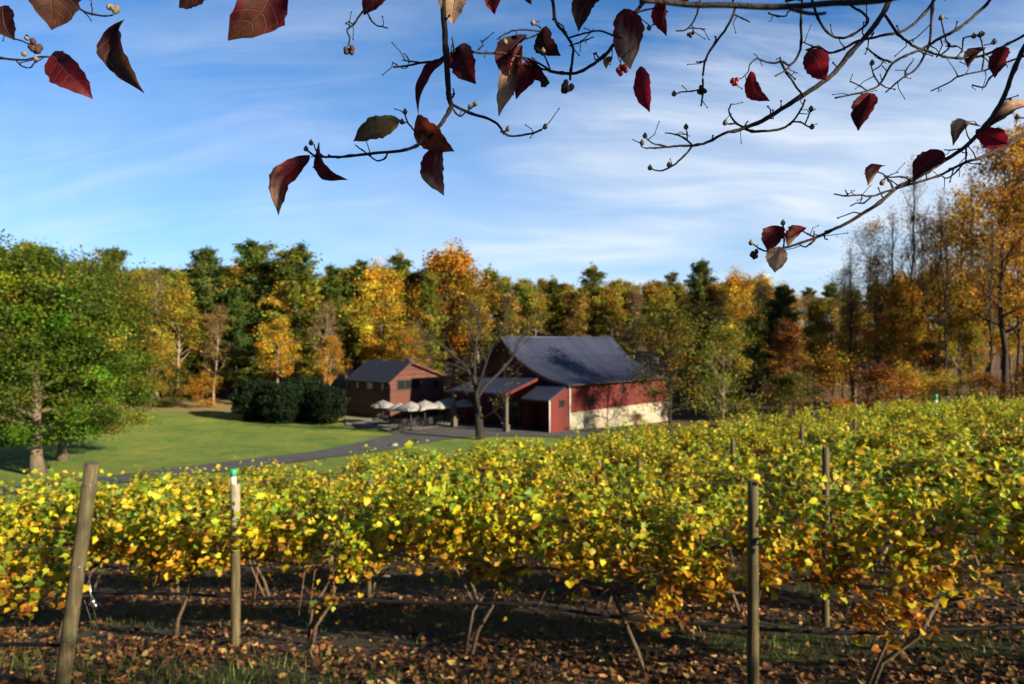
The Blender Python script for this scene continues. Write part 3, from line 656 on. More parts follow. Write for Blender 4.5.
def pine(seed, H, Rr, base, pal, nleaf, lsize, bark='bark', droop=0.0, taper=0.5, gap=1.15):
    rng = np.random.default_rng(seed); tb = MB(); tr = H * 0.013
    tp = [(rng.normal(0, .05), rng.normal(0, .05), H * i / 8 - (.3 if i == 0 else 0)) for i in range(9)]
    tb.tube(tp, [tr * (1.35 if i == 0 else max(.04, (1 - i / 8) ** .85)) for i in range(9)], 7)
    P = []; h = base; Wt = []; PC = []
    while h < H - .4:
        t = (h - base) / (H - base)
        env = Rr * ((1 - t) ** taper * .9 + .12) * (0.6 + 0.4 * min(1, t * 2.2 + .2)) * rng.uniform(.75, 1.15)
        nb = rng.integers(4, 7); az = rng.uniform(0, 6)
        for k_ in range(nb):
            az += 2 * PI / nb + rng.normal(0, .25); Ln = env * rng.uniform(.55, 1.15)
            e = R(-6 + 38 * t + rng.normal(0, 6) - droop * 15); hh = h + rng.normal(0, .2)
            d = V3(math.cos(az) * math.cos(e), math.sin(az) * math.cos(e), math.sin(e))
            pts = limb_path(rng, V3(0, 0, hh), d, Ln, 4, 0.28, .06); r0 = max(.02, tr * .28 * (1 - t))
            tb.tube(pts, [r0, r0 * .8, r0 * .6, r0 * .4, r0 * .15], 4, False)
            cs = pick(rng, pal, 1, .22)[0]
            for s_ in np.linspace(.35, 1.0, 5):
                j = s_ * 4; ii = min(3, int(j)); p0 = pts[ii] + (pts[ii + 1] - pts[ii]) * (j - ii)
                P.append(p0); Wt.append(Ln * (0.35 + .5 * s_) * rng.uniform(.4, 1.4)); PC.append(cs)
        h += gap * rng.uniform(.7, 1.35) * (1 - .4 * t)
    P.append(V3(0, 0, H)); Wt.append(.4); PC.append(pick(rng, pal, 1)[0]); P.append(V3(0, 0, H - .5)); Wt.append(.6); PC.append(pick(rng, pal, 1)[0])
    P = np.array(P); Wt = np.array(Wt); PC = np.array(PC); ci = rng.choice(len(P), nleaf, p=Wt / Wt.sum())
    rr = np.hypot(P[ci, 0], P[ci, 1])
    sg = (0.18 + 0.10 * rr)[:, None]
    Q = P[ci] + rng.normal(0, 1, (nleaf, 3)) * np.hstack([sg, sg, 0.17 + 0 * sg]) + np.array([0, 0, .1])
    col = np.clip(PC[ci] * np.exp(rng.normal(0, .2, (nleaf, 1))) * np.exp(rng.normal(0, .07, (nleaf, 3))), .003, .6)
    return tb.mesh('trunk', M[bark]), leaf_cloud('crown', rng, Q, lsize * rng.uniform(.6, 1.3, nleaf), col, M['needle'], .15, 'sprig', flat=.5)

GRN = [(3, (.045, .075, .014)), (2, (.075, .10, .018)), (1, (.11, .12, .02))]
DPINE = [(3, (.055, .088, .020)), (2, (.085, .115, .020)), (1, (.14, .15, .022))]
YPINE = [(3, (.13, .155, .022)), (2, (.20, .20, .028)), (1, (.27, .22, .03)), (1, (.06, .09, .016))]
GOLD = [(3, (.40, .25, .025)), (2, (.34, .18, .02)), (1, (.46, .32, .04)), (2, (.24, .19, .03))]
ORNG = [(2, (.30, .14, .018)), (2, (.21, .12, .02)), (2, (.30, .20, .022)), (2, (.12, .12, .02))]
RUST = [(3, (.17, .055, .016)), (2, (.12, .05, .02)), (1, (.20, .09, .02))]
YGRN = [(3, (.24, .21, .025)), (2, (.31, .24, .03)), (1, (.14, .15, .02)), (1, (.34, .22, .03))]
TAN = [(3, (.20, .13, .055)), (2, (.15, .10, .05)), (1, (.25, .15, .05))]
OLIV = [(3, (.085, .095, .016)), (2, (.14, .13, .018)), (1, (.05, .07, .013)), (2, (.22, .14, .018))]
MAPL = [(4, (.062, .102, .010)), (3, (.100, .130, .012)), (2, (.036, .066, .008)), (1, (.16, .155, .015))]
def proto(tm, cm): return (tm, cm)
PR = {}
def mk(kind, meshes, H): PR[kind] = (meshes, H)
mk('dark_pine', pine(11, 20, 5.4, 3.5, DPINE, 15300, 0.46), 20)
mk('dark_pine2', pine(12, 20, 4.6, 5.0, DPINE, 13600, 0.45, gap=1.4), 20)
mk('yellow_pine', pine(13, 20, 5.0, 4.0, YPINE, 15300, 0.45), 20)
mk('slim_pine', pine(14, 20, 3.1, 6.0, YPINE, 9350, 0.39), 20)
mk('slim_dark_pine', pine(15, 20, 3.0, 5.0, [(2, (.07, .10, .018)), (1, (.13, .14, .022))], 9350, 0.41), 20)
mk('gold', broadleaf(21, 20, 5.5, 6, 22, 13300, 0.35, GOLD, 'bark', csig=0.66), 20)
mk('gold2', broadleaf(22, 20, 4.6, 7, 20, 7980, 0.35, GOLD, 'bark_pale', csig=0.58, tert=3), 20)
mk('orange', broadleaf(23, 15, 4.6, 2.5, 22, 12350, 0.29, ORNG, 'bark', csig=0.58), 15)
mk('rust', broadleaf(24, 12, 3.4, 1.5, 18, 8550, 0.28, RUST, 'bark', csig=0.47), 12)
mk('ygreen', broadleaf(25, 18, 4.6, 5, 22, 12350, 0.34, YGRN, 'bark_pale', csig=0.62), 18)
mk('tall_thin', broadleaf(26, 20, 3.2, 11, 15, 4940, 0.32, YGRN, 'bark_pale', csig=0.47, trunk_r=.19), 20)
mk('tall_thin2', broadleaf(27, 20, 3.0, 10, 15, 4180, 0.32, [(2, (.22, .15, .03)), (1, (.14, .12, .03)), (1, (.2, .12, .05))], 'bark_pale', csig=0.47, trunk_r=.18), 20)
mk('bare', broadleaf(28, 20, 4.2, 6, 22, 2470, 0.21, TAN, 'bark_pale', csig=0.47, tert=4, elev=(30, 72)), 20)
mk('bare2', broadleaf(29, 20, 3.6, 8, 20, 1710, 0.21, TAN, 'bark', csig=0.47, tert=4, elev=(35, 75)), 20)
mk('tan', broadleaf(30, 15, 3.2, 4, 20, 4940, 0.22, [(2, (.17, .11, .045)), (1, (.2, .11, .03)), (1, (.11, .09, .03))], 'bark_pale', csig=0.39, tert=3, elev=(30, 70)), 15)
mk('olive', broadleaf(31, 11, 4.8, 1.2, 24, 7500, 0.22, OLIV, 'bark_dark', csig=0.55, tert=3), 11)
mk('olive2', broadleaf(32, 11, 4.0, 1.0, 22, 7000, 0.21, [(2, (.13, .14, .018)), (1, (.07, .10, .016)), (1, (.24, .17, .018))], 'bark_pale', csig=0.47, tert=3), 11)
mk('tall_gold', broadleaf(33, 24, 5.5, 6, 26, 9500, 0.29, [(3, (.40, .22, .02)), (2, (.30, .15, .02)), (2, (.46, .30, .03)), (1, (.20, .15, .025))], 'bark_dark', csig=0.66, tert=3, trunk_r=.34), 24)
mk('tall_gold2', broadleaf(34, 24, 4.8, 8, 24, 5500, 0.28, [(3, (.38, .22, .02)), (2, (.28, .15, .02)), (2, (.43, .29, .03))], 'bark_dark', csig=0.62, tert=3, trunk_r=.30), 24)
mk('tall_bare', broadleaf(35, 24, 4.0, 7, 24, 1710, 0.18, TAN, 'bark_dark', csig=0.47, tert=4, elev=(45, 78), trunk_r=.34), 24)
mk('tall_sparse', broadleaf(36, 24, 4.8, 7, 24, 4940, 0.21, [(2, (.26, .17, .04)), (1, (.2, .13, .04)), (1, (.3, .2, .04))], 'bark', csig=0.62, tert=3, elev=(35, 70), trunk_r=.2), 24)
mk('shrub_gold', broadleaf(37, 5, 2.6, .3, 16, 4940, 0.18, GOLD, 'bark', csig=0.39), 5)
mk('shrub_rust', broadleaf(38, 5, 2.4, .3, 16, 4560, 0.18, ORNG + RUST, 'bark', csig=0.39), 5)
mk('shrub_green', broadleaf(39, 5, 2.6, .3, 16, 5700, 0.18, [(2, (.07, .09, .018)), (2, (.14, .13, .02)), (1, (.04, .06, .014))], 'bark', csig=0.39), 5)

UNPLACED = dict(PR)
def plant(kind, name, px, D, top, label, cat='tree', group=None, wid=None, x=None, rot=None):
    (tm, cm), H0 = PR[kind]
    if x is None: x = (px - 512) / F * D
    z = hgt(x, D); Ht = (342 - top) / F * D - z; s = Ht / H0
    r = empty(name, (x, D, z - .1), rnd.uniform(0, 6.28) if rot is None else rot); sw = s if wid is None else s * wid
    r.scale = (sw, sw, s)
    link('trunk', tm, r)
    if cm is not None: link('crown', cm, r)
    return tag(r, label, cat, group)
G1 = 'trees along the edge of the wood'
# near trees on the lawn, hand shaped
def unique_tree(name, loc, meshes, label, group=None, rot=0):
    r = empty(name, loc, rot); link('trunk', meshes[0], r); link('crown', meshes[1], r); return tag(r, label, 'tree', group)
x1, y1 = to_ground(38, 475); x2, y2 = to_ground(62, 461)
mA = broadleaf(51, (342 - 266) / F * y1 - hgt(x1, y1), 5.2, 2.3, 36, 90000, .175, MAPL, 'bark_mid', trunk_r=.36, csig=.46, tert=4, top=.35, elev=(4, 60), up=.25, cvar=.36, jit=.14, shell=330)
unique_tree('maple_tree', (x1, y1, hgt(x1, y1)), mA, 'nearest full green maple with a pale forked trunk on the lawn')
mB = broadleaf(52, (342 - 276) / F * y2 - hgt(x2, y2), 5.6, 2.1, 36, 86000, .18, MAPL + [(2, (.20, .17, .02))], 'bark_mid', trunk_r=.30, csig=.48, tert=4, top=.3, lean=(.10, .0), elev=(2, 58), up=.25, cvar=.36, jit=.14, shell=330)
unique_tree('maple_tree', (x2, y2, hgt(x2, y2)), mB, 'second green and yellow maple just right of the nearest one')
LIST = [
 ('yellow_pine', 'pine_tree', -8, 60, 246, 'yellowish pine rising at the left edge behind the maple', 1.0),
 ('yellow_pine', 'pine_tree', 30, 75, 244, 'tall olive pine behind the crown of the nearest maple', 1.0),
 ('dark_pine', 'pine_tree', 112, 88, 250, 'pine poking above the right maple, left of the bare grey tree', .8),
 ('ygreen', 'broadleaf_tree', 134, 93, 285, 'yellow green tree right behind the second maple', .8),
 ('orange', 'broadleaf_tree', 150, 84, 338, 'small bright orange tree at the right edge of the maple', .9),
 ('bare', 'bare_tree', 157, 96, 263, 'bare grey tree left of the first tall dark pine', .9),
 ('ygreen', 'broadleaf_tree', 180, 90, 288, 'olive and russet tree below the first tall dark pine', .85),
 ('shrub_green', 'bush', 172, 86, 372, 'yellow green bush at the lawn edge below the russet tree', 1.3),
 ('shrub_gold', 'bush', 203, 86, 378, 'low golden bush at the far lawn edge', 1.2),
 ('dark_pine', 'pine_tree', 206, 97, 251, 'first tall dark pine on the skyline, left of the tallest', .95),
 ('tan', 'broadleaf_tree', 213, 90, 301, 'slim pale tan tree in front of the dark pines', .8),
 ('dark_pine', 'pine_tree', 256, 97, 244, 'tallest dark rounded pine on the left skyline', 1.15),
 ('yellow_pine', 'pine_tree', 296, 95, 248, 'tall sunlit yellow green pine right of the tallest dark pine', 1.1),
 ('dark_pine2', 'pine_tree', 236, 92, 300, 'shorter dark pine between the two tall dark pines', .9),
 ('gold2', 'broadleaf_tree', 277, 86, 317, 'orange tree with pale trunks above the dark hedge', .95),
 ('bare', 'bare_tree', 325, 90, 296, 'bare brown tree left of the cabin roof', 1.0),
 ('gold2', 'broadleaf_tree', 331, 86, 334, 'low golden tree rising behind the hedge by the cabin', .8),
 ('slim_dark_pine', 'pine_tree', 333, 108, 268, 'small pine top on the skyline above the bare brown tree', 1.0),
 ('dark_pine2', 'pine_tree', 362, 110, 263, 'pine top behind the left side of the golden tree', .85),
 ('gold', 'broadleaf_tree', 384, 96, 270, 'big golden tree rising behind the cabin roof', .95),
 ('slim_pine', 'pine_tree', 398, 110, 251, 'pointed pine top right above the golden tree', 1.1),
 ('yellow_pine', 'pine_tree', 430, 97, 274, 'bright green pine in front of the orange crown', .6),
 ('gold', 'broadleaf_tree', 446, 104, 253, 'broad orange crown on the skyline above the umbrellas', 1.05),
 ('slim_pine', 'pine_tree', 461, 112, 249, 'pine top sticking out of the orange crown', 1.0),
 ('tan', 'broadleaf_tree', 416, 92, 318, 'tan tree between cabin and bare tree', .9),
 ('orange', 'broadleaf_tree', 404, 90, 330, 'orange low tree just right of the cabin gable', .8),
 ('slim_pine', 'pine_tree', 490, 106, 266, 'thin green pine left of the barn ridge', 1.0),
 ('tall_thin', 'broadleaf_tree', 476, 98, 292, 'yellow thin tree behind the bare tree crown', 1.0),
 ('slim_pine', 'pine_tree', 520, 108, 280, 'green pine above the left end of the barn ridge', 1.1),
 ('tall_thin2', 'broadleaf_tree', 505, 103, 288, 'slim straw coloured tree over the barn gable', 1.0),
 ('slim_pine', 'pine_tree', 553, 110, 277, 'green pine above the middle of the barn roof', 1.1),
 ('tall_thin', 'broadleaf_tree', 537, 105, 288, 'pale trunked yellow tree between two pines over the barn', 1.1),
 ('slim_pine', 'pine_tree', 592, 108, 264, 'tallest pine directly above the barn roof', 1.15),
 ('tall_thin2', 'broadleaf_tree', 572, 104, 284, 'straw coloured tree left of the tallest barn pine', 1.0),
 ('tall_thin', 'broadleaf_tree', 614, 106, 284, 'yellow tree right of the tallest barn pine', 1.0),
 ('bare2', 'bare_tree', 632, 102, 284, 'bare grey tree over the right end of the barn ridge', .9),
 ('gold2', 'broadleaf_tree', 648, 112, 281, 'golden top over the right end of the barn', .9),
 ('tall_thin', 'broadleaf_tree', 664, 103, 290, 'yellow tree left of the wide dark pine', 1.0),
 ('dark_pine', 'pine_tree', 701, 108, 263, 'wide dark pine standing above the woods right of the barn', .75),
 ('slim_dark_pine', 'pine_tree', 672, 114, 274, 'small dark pine top left of the wide dark pine', .9),
 ('bare', 'bare_tree', 722, 98, 288, 'bare grey tree right of the wide dark pine', .8),
 ('gold', 'broadleaf_tree', 741, 106, 276, 'golden crown left of the red leaf cluster on the skyline', .8),
 ('bare2', 'bare_tree', 758, 92, 272, 'bare tan tree beneath the hanging leaf cluster', .9),
 ('olive', 'broadleaf_tree', 670, 69, 316, 'brown olive tree hiding the right end of the barn', 1.0),
 ('olive2', 'broadleaf_tree', 724, 62, 328, 'yellow olive tree with a pale stem right of the barn', .95),
 ('olive', 'broadleaf_tree', 698, 88, 318, 'dim olive tree between the two trees by the barn', .8),
 ('dark_pine2', 'pine_tree', 782, 84, 287, 'dark evergreen left of the tall sparse trees', .9),
 ('dark_pine', 'pine_tree', 752, 80, 318, 'low dark evergreen behind the yellow olive tree', .7),
 ('rust', 'broadleaf_tree', 789, 76, 324, 'rust red tree in front of the dark evergreen', .75),
 ('ygreen', 'broadleaf_tree', 815, 84, 300, 'dull yellow green tree behind the vineyard crest', .7),
 ('shrub_gold', 'bush', 832, 76, 358, 'yellow bush at the wood edge above the vines', 1.2),
 ('shrub_green', 'bush', 792, 66, 378, 'green bush under the rust red tree', 1.2),
 ('tall_sparse', 'broadleaf_tree', 868, 86, 214, 'tall thinly leaved tree left of the bare dark trunk', .85),
 ('tall_sparse', 'broadleaf_tree', 842, 86, 262, 'shorter thinly leaved tree left of the tall ones', .8),
 ('tall_bare', 'bare_tree', 914, 80, 146, 'very tall bare tree with a straight dark trunk', .62),
 ('tall_bare', 'bare_tree', 893, 85, 198, 'bare tree behind and left of the tallest bare one', .7),
 ('tall_bare', 'bare_tree', 938, 83, 182, 'bare tree just right of the tallest bare one', .6),
 ('tall_gold2', 'broadleaf_tree', 958, 78, 184, 'tall golden tree right of the bare trunks', .85),
 ('tall_gold', 'broadleaf_tree', 1003, 68, 128, 'tallest golden tree at the right edge', .8),
 ('tall_gold2', 'broadleaf_tree', 985, 80, 175, 'golden tree behind the tallest one on the right', .8),
 ('tall_gold', 'broadleaf_tree', 1052, 68, 112, 'golden tree cut by the right edge of the picture', .8),
 ('orange', 'broadleaf_tree', 972, 76, 330, 'low orange tree among the golden trunks', .75),
 ('gold', 'broadleaf_tree', 902, 80, 285, 'mid height golden tree behind the bare trunks', .7),
 ('gold', 'broadleaf_tree', 1012, 78, 275, 'broad golden tree under the right edge crown', .8),
 ('orange', 'broadleaf_tree', 930, 78, 340, 'orange understory tree right of the tallest bare trunk', .8),
 ('tall_sparse', 'broadleaf_tree', 924, 84, 205, 'hazy thin golden tree behind the very tall bare trunk', .8),
 ('tall_gold2', 'broadleaf_tree', 878, 88, 250, 'half leafless golden tree behind the tall thinly leaved tree', .8),
 ('tall_gold', 'broadleaf_tree', 948, 86, 215, 'dense golden tree deep behind the bare trunks', .75),
 ('tall_gold', 'broadleaf_tree', 1024, 80, 165, 'dense golden tree deep behind the right edge', .8),
 ('tall_bare', 'bare_tree', 972, 76, 158, 'bare dark trunk rising in front of the golden crowns', .5),
 ('tall_bare', 'bare_tree', 990, 64, 205, 'bare dark trunk leaning among the gold just left of the tallest golden tree', .5),
 ('tall_bare', 'bare_tree', 945, 70, 225, 'thin bare trunk in front of the golden understory', .45),
 ('tall_bare', 'bare_tree', 1018, 72, 190, 'bare trunk at the right edge between golden crowns', .5),
 ('tall_bare', 'bare_tree', 852, 78, 236, 'slim bare trunk at the left end of the tall right wood', .6),
 ('gold2', 'broadleaf_tree', 856, 80, 300, 'small golden tree low under the thinly leaved trees', .8),
 ('orange', 'broadleaf_tree', 890, 76, 312, 'russet understory tree left of the bare trunks', .8),
 ('ygreen', 'broadleaf_tree', 960, 75, 290, 'yellow green tree low in the right wood', .7),
 ('shrub_rust', 'bush', 985, 56, 378, 'rusty bush at the right wood edge', 1.3),
 ('shrub_gold', 'bush', 944, 58, 378, 'golden bush behind the green tipped stake', 1.3),
 ('shrub_rust', 'bush', 880, 64, 372, 'rusty bush left of the tallest bare trunk', 1.3),
 ('shrub_rust', 'bush', 1030, 55, 368, 'rusty bush at the right edge of the picture', 1.3),
 ('shrub_gold', 'bush', 908, 66, 372, 'golden bush at the foot of the tallest bare trunk', 1.2),
]
for kind, name, px, D, top, lab, wd in LIST:
    plant(kind, name, px, D, top, lab, 'tree' if name != 'bush' else 'bush', G1, wd)
# trees deeper in the wood: nothing tells one from the next
DEEP = {'dark_pine': 'dark pine in the mass of trees deeper in the wood', 'slim_pine': 'thin green pine in the mass of trees deeper in the wood',
        'tall_thin': 'pale trunked yellow tree in the mass of trees deeper in the wood', 'tall_thin2': 'straw coloured tree in the mass of trees deeper in the wood',
        'yellow_pine': 'yellowish pine in the mass of trees deeper in the wood', 'gold': 'golden tree in the mass of trees deeper in the wood', 'bare2': 'bare tree in the mass of trees deeper in the wood', 'orange': 'orange tree in the mass of trees deeper in the wood',
        'dark_pine2': 'dark evergreen with bare lower trunk deeper in the wood'}
nm = {'dark_pine': 'pine_tree', 'yellow_pine': 'pine_tree', 'dark_pine2': 'pine_tree', 'slim_pine': 'pine_tree', 'bare2': 'bare_tree'}
for j, (D0, step) in enumerate(((112, 20), (124, 20), (138, 22))):
    px = -70 + j * 9
    while px < 1000:
        kinds = ['dark_pine', 'yellow_pine', 'tall_thin', 'slim_pine', 'yellow_pine', 'gold'] if px < 470 else (['tall_thin', 'tall_thin2', 'slim_pine', 'bare2', 'tall_thin', 'slim_pine'] if px < 700 else ['dark_pine2', 'tall_thin2', 'bare2', 'gold', 'dark_pine'])
        kd = rnd.choice(kinds); D = D0 + rnd.uniform(-5, 5)
        top = (np.interp(px, [-70, 120, 300, 420, 520, 640, 720, 820, 1000], [262, 270, 266, 270, 277, 280, 280, 284, 272])) + rnd.uniform(-4, 12)
        plant(kd, nm.get(kd, 'broadleaf_tree'), px + rnd.uniform(-6, 6), D, top, DEEP[kd], 'tree', 'trees deeper in the wood', rnd.uniform(.8, 1.1)); px += step
# understory at the foot of the wood
for i in range(34):
    px = -20 + i * 26 + rnd.uniform(-7, 7)
    if 345 < px < 470 or px > 880: continue
    D = 100 + rnd.uniform(-3, 5)
    kd = rnd.choice(['shrub_rust', 'shrub_green', 'shrub_gold', 'shrub_green'])
    plant(kd, 'bush', px, D, 358 + rnd.uniform(-14, 18), {'shrub_rust': 'rusty bush in the undergrowth at the foot of the wood', 'shrub_green': 'green bush in the undergrowth at the foot of the wood', 'shrub_gold': 'golden bush in the undergrowth at the foot of the wood'}[kd],
          'bush', 'bushes at the foot of the wood', 1.3)
mk('dogwood', broadleaf(61, 4.6, 2.3, .9, 18, 2400, .13, [(3, (.13, .012, .018)), (1, (.25, .03, .02)), (1, (.2, .09, .05))], 'bark_dark', csig=.34, tert=2), 4.6)
for x_, y_, tz, lab in ((5.4, -4.3, 2.7, 'small red leaved dogwood upslope nearest the camera, unseen, added for shade'), (8.8, -4.0, 3.0, 'second small unseen dogwood upslope, added for shade'), (12.2, -4.6, 3.5, 'third small unseen dogwood upslope, added for shade'), (15.8, -5.2, 3.7, 'fourth small unseen dogwood upslope, added for shade'), (19.5, -5.4, 3.9, 'farthest small unseen dogwood upslope, added for shade')):  # unseen dogwoods, added upslope to shade the foreground ground
    (tm, cm), H0 = PR['dogwood']; z_ = hgt(x_, y_); r = empty('dogwood_tree', (x_, y_, z_ - .1), rnd.uniform(0, 6)); s_ = (tz - z_) / H0; r.scale = (s_ * 1.1, s_ * 1.1, s_)
    link('trunk', tm, r); link('crown', cm, r); tag(r, lab, 'tree', 'unseen dogwoods added behind the camera for shade')
# hedge of dense dark evergreens beside the cabin
def hedge(seed, H, Rr):
    rng = np.random.default_rng(seed); n = 9000
    d = rng.normal(size=(n, 3)); d /= np.linalg.norm(d, axis=1, keepdims=True); lump = 1 + .10 * np.sin(d[:, 0] * 9 + seed) * np.cos(d[:, 1] * 8) + .08 * np.sin(d[:, 2] * 11)
    r_ = lump * rng.uniform(.55, 1.02, n) ** .5
    P = d * r_[:, None] * np.array([Rr, Rr, H * .52]); P[:, 2] += H * .5; P[:, 2] = np.maximum(P[:, 2], .1)
    tb = MB()
    for k_ in range(6):
        a = k_ * PI / 3; tb.tube([(0, 0, -.2), (Rr * .3 * math.cos(a), Rr * .3 * math.sin(a), H * .4), (Rr * .5 * math.cos(a), Rr * .5 * math.sin(a), H * .75)], [.10, .06, .02], 5)
    return tb.mesh('stem', M['bark']), leaf_cloud('foliage', rng, P, .26 * rng.uniform(.6, 1.3, n), pick(rng, [(3, (.012, .028, .012)), (1, (.022, .042, .014))], n, .25), M['needle'], .4)
hm = hedge(3, 4.6, 2.5)
for px, D, s_, lab in ((256, 76, 1.0, 'leftmost dark evergreen shrub of the hedge on the lawn'), (284, 74, .98, 'middle dark evergreen shrub of the hedge'), (306, 77, 1.05, 'dark evergreen shrub right of the middle of the hedge'), (326, 74, .88, 'rightmost dark evergreen shrub beside the cabin')):
    x = (px - 512) / F * D; r = empty('evergreen_shrub', (x, D, hgt(x, D)), rnd.uniform(0, 6)); r.scale = (s_, s_, s_)
    link('stem', hm[0], r); link('foliage', hm[1], r); tag(r, lab, 'shrub', 'dark evergreen hedge beside the cabin')
# bare walnut tree beside the drive
D = 58.0
wx, wy = to_ground(480, 440)
def wp(px, py, dy=0):
    v = at(px, py, wy + dy); return np.array(v) - V3(wx, wy, hgt(wx, wy))
rng = np.random.default_rng(77); tb = MB(); tips = []
trk = [wp(480, 444), wp(480, 436), wp(479, 424), wp(478.5, 414)]
tb.tube(trk, [.50, .40, .36, .37], 9)
LB = [([(478.5, 415, 0), (477, 402, .2), (476, 389, .3), (473, 379, .2), (466, 367, -.6), (450, 352, -1.4), (435, 341, -2), (422, 330, -2.4)], .27),
      ([(474, 381, .2), (466, 371, .8), (450, 364, 1.8), (437, 354, 2.4), (425, 350, 2.8)], .13),
      ([(475, 386, .3), (474.5, 362, 1.0), (476, 340, 1.5), (478, 322, 1.8), (474, 305, 2.2)], .15),
      ([(476, 392, .3), (480, 380, -.4), (486, 362, -1.2), (492, 345, -1.6), (502, 330, -2.0), (506, 312, -2.2), (505, 298, -2.4)], .17),
      ([(477, 398, .2), (486, 385, .5), (499, 373, 1.2), (512, 358, 1.6), (519, 342, 2.0), (531, 325, 2.2), (537, 308, 2.4)], .17),
      ([(479, 420, 0), (486, 416, -.6), (497, 409, -1.3), (505, 400, -1.8), (512, 390, -2.2)], .10),
      ([(478, 410, 0), (470, 400, .8), (462, 388, 1.6), (455, 380, 2.2)], .10),
      ([(486, 362, -1.2), (478, 345, -2), (468, 330, -2.6), (462, 315, -3)], .09)]
for path, r0 in LB:
    pts = [wp(*p_) for p_ in path]; n = len(pts); tb.tube(pts, [r0 * (1 - .85 * i / (n - 1)) for i in range(n)], 6, False)
    for k_ in range(16):
        f = rng.uniform(.3, 1); j = f * (n - 1); ii = min(n - 2, int(j)); p0 = pts[ii] + (pts[ii + 1] - pts[ii]) * (j - ii)
        d2 = pts[ii + 1] - pts[ii]; d2 = d2 / np.linalg.norm(d2) + rng.normal(0, .7, 3) + V3(0, 0, .2); Ln = rng.uniform(1.2, 2.8)
        p2 = limb_path(rng, p0, d2, Ln, 4, .2, .16); r1 = r0 * .28 * (1 - .5 * f); tb.tube(p2, [r1, r1 * .8, r1 * .6, r1 * .4, r1 * .2], 4, False); tips.append(p2[-1]); tips.append(p2[2])
        for q in range(4):
            d3 = d2 + rng.normal(0, .8, 3); p3 = limb_path(rng, p2[rng.integers(1, 5)], d3, Ln * .4, 2, .1, .2); tb.tube(p3, [.018, .013, .006], 3, False); tips.append(p3[-1])
tips = np.array(tips); n = 1100; ci = rng.integers(0, len(tips), n)
lm = leaf_cloud('crown', rng, tips[ci] + rng.normal(0, .28, (n, 3)), .12 * rng.uniform(.6, 1.3, n), pick(rng, [(2, (.30, .24, .04)), (1, (.18, .18, .03)), (1, (.24, .13, .04))], n, .2), M['tree_leaf'], .3)
wt_ = empty('walnut_tree', (wx, wy, hgt(wx, wy))); link('trunk', tb.mesh('trunk', M['bark_dark']), wt_); link('crown', lm, wt_)
tag(wt_, 'nearly bare dark spreading tree standing beside the drive before the barn', 'tree')
# planting bed and boulders near the barn entrance
def rock(px, py, s_, lab):
    x, y_ = to_ground(px, py); rr = np.random.default_rng(int(px)); b = MB(); b.ball((0, 0, s_ * .3), s_, 9, 6, .65)
    b.v = [tuple(np.array(v) * (1 + rr.normal(0, .09))) for v in b.v]
    o = b.build('boulder', M['rock'], None); o.location = (x, y_, hgt(x, y_)); tag(o, lab, 'boulder', 'boulders along the drive')
rock(394, 447, .34, 'large pale boulder at the near edge of the drive'); rock(416, 444, .26, 'smaller pale boulder right of the large one by the drive'); rock(427, 442, .2, 'smallest boulder of the three along the drive edge')
rock(553, 425, .45, 'pale boulder in the planting bed by the barn corner'); rock(530, 427, .3, 'small boulder in the bed near the porch')
for px, py, h_, kd, lab in ((577, 427, 2.1, 'shrub_green', 'green shrub at the stone corner of the barn'), (562, 428, 1.7, 'shrub_green', 'green shrub left of the barn corner downspout'), (515, 423, 1.3, 'shrub_gold', 'orange leaved shrub by the porch post'),
                         (526, 426, 1.4, 'shrub_green', 'low green shrub right of the porch post'), (540, 428, 1.0, 'shrub_gold', 'low yellow shrub in the bed before the side room'), (447, 420, 1.2, 'shrub_green', 'green plant beside the patio chairs'), (636, 431, 1.6, 'shrub_gold', 'yellow sapling in front of the stone wall')):
    x, y_ = to_ground(px, py); (tm, cm), H0 = PR[kd]; r = empty('shrub', (x, y_, hgt(x, y_)), rnd.uniform(0, 6)); s_ = h_ / H0; r.scale = (s_ * 1.2, s_ * 1.2, s_)
    link('stem', tm, r); link('foliage', cm, r); tag(r, lab, 'shrub', 'shrubs by the barn')

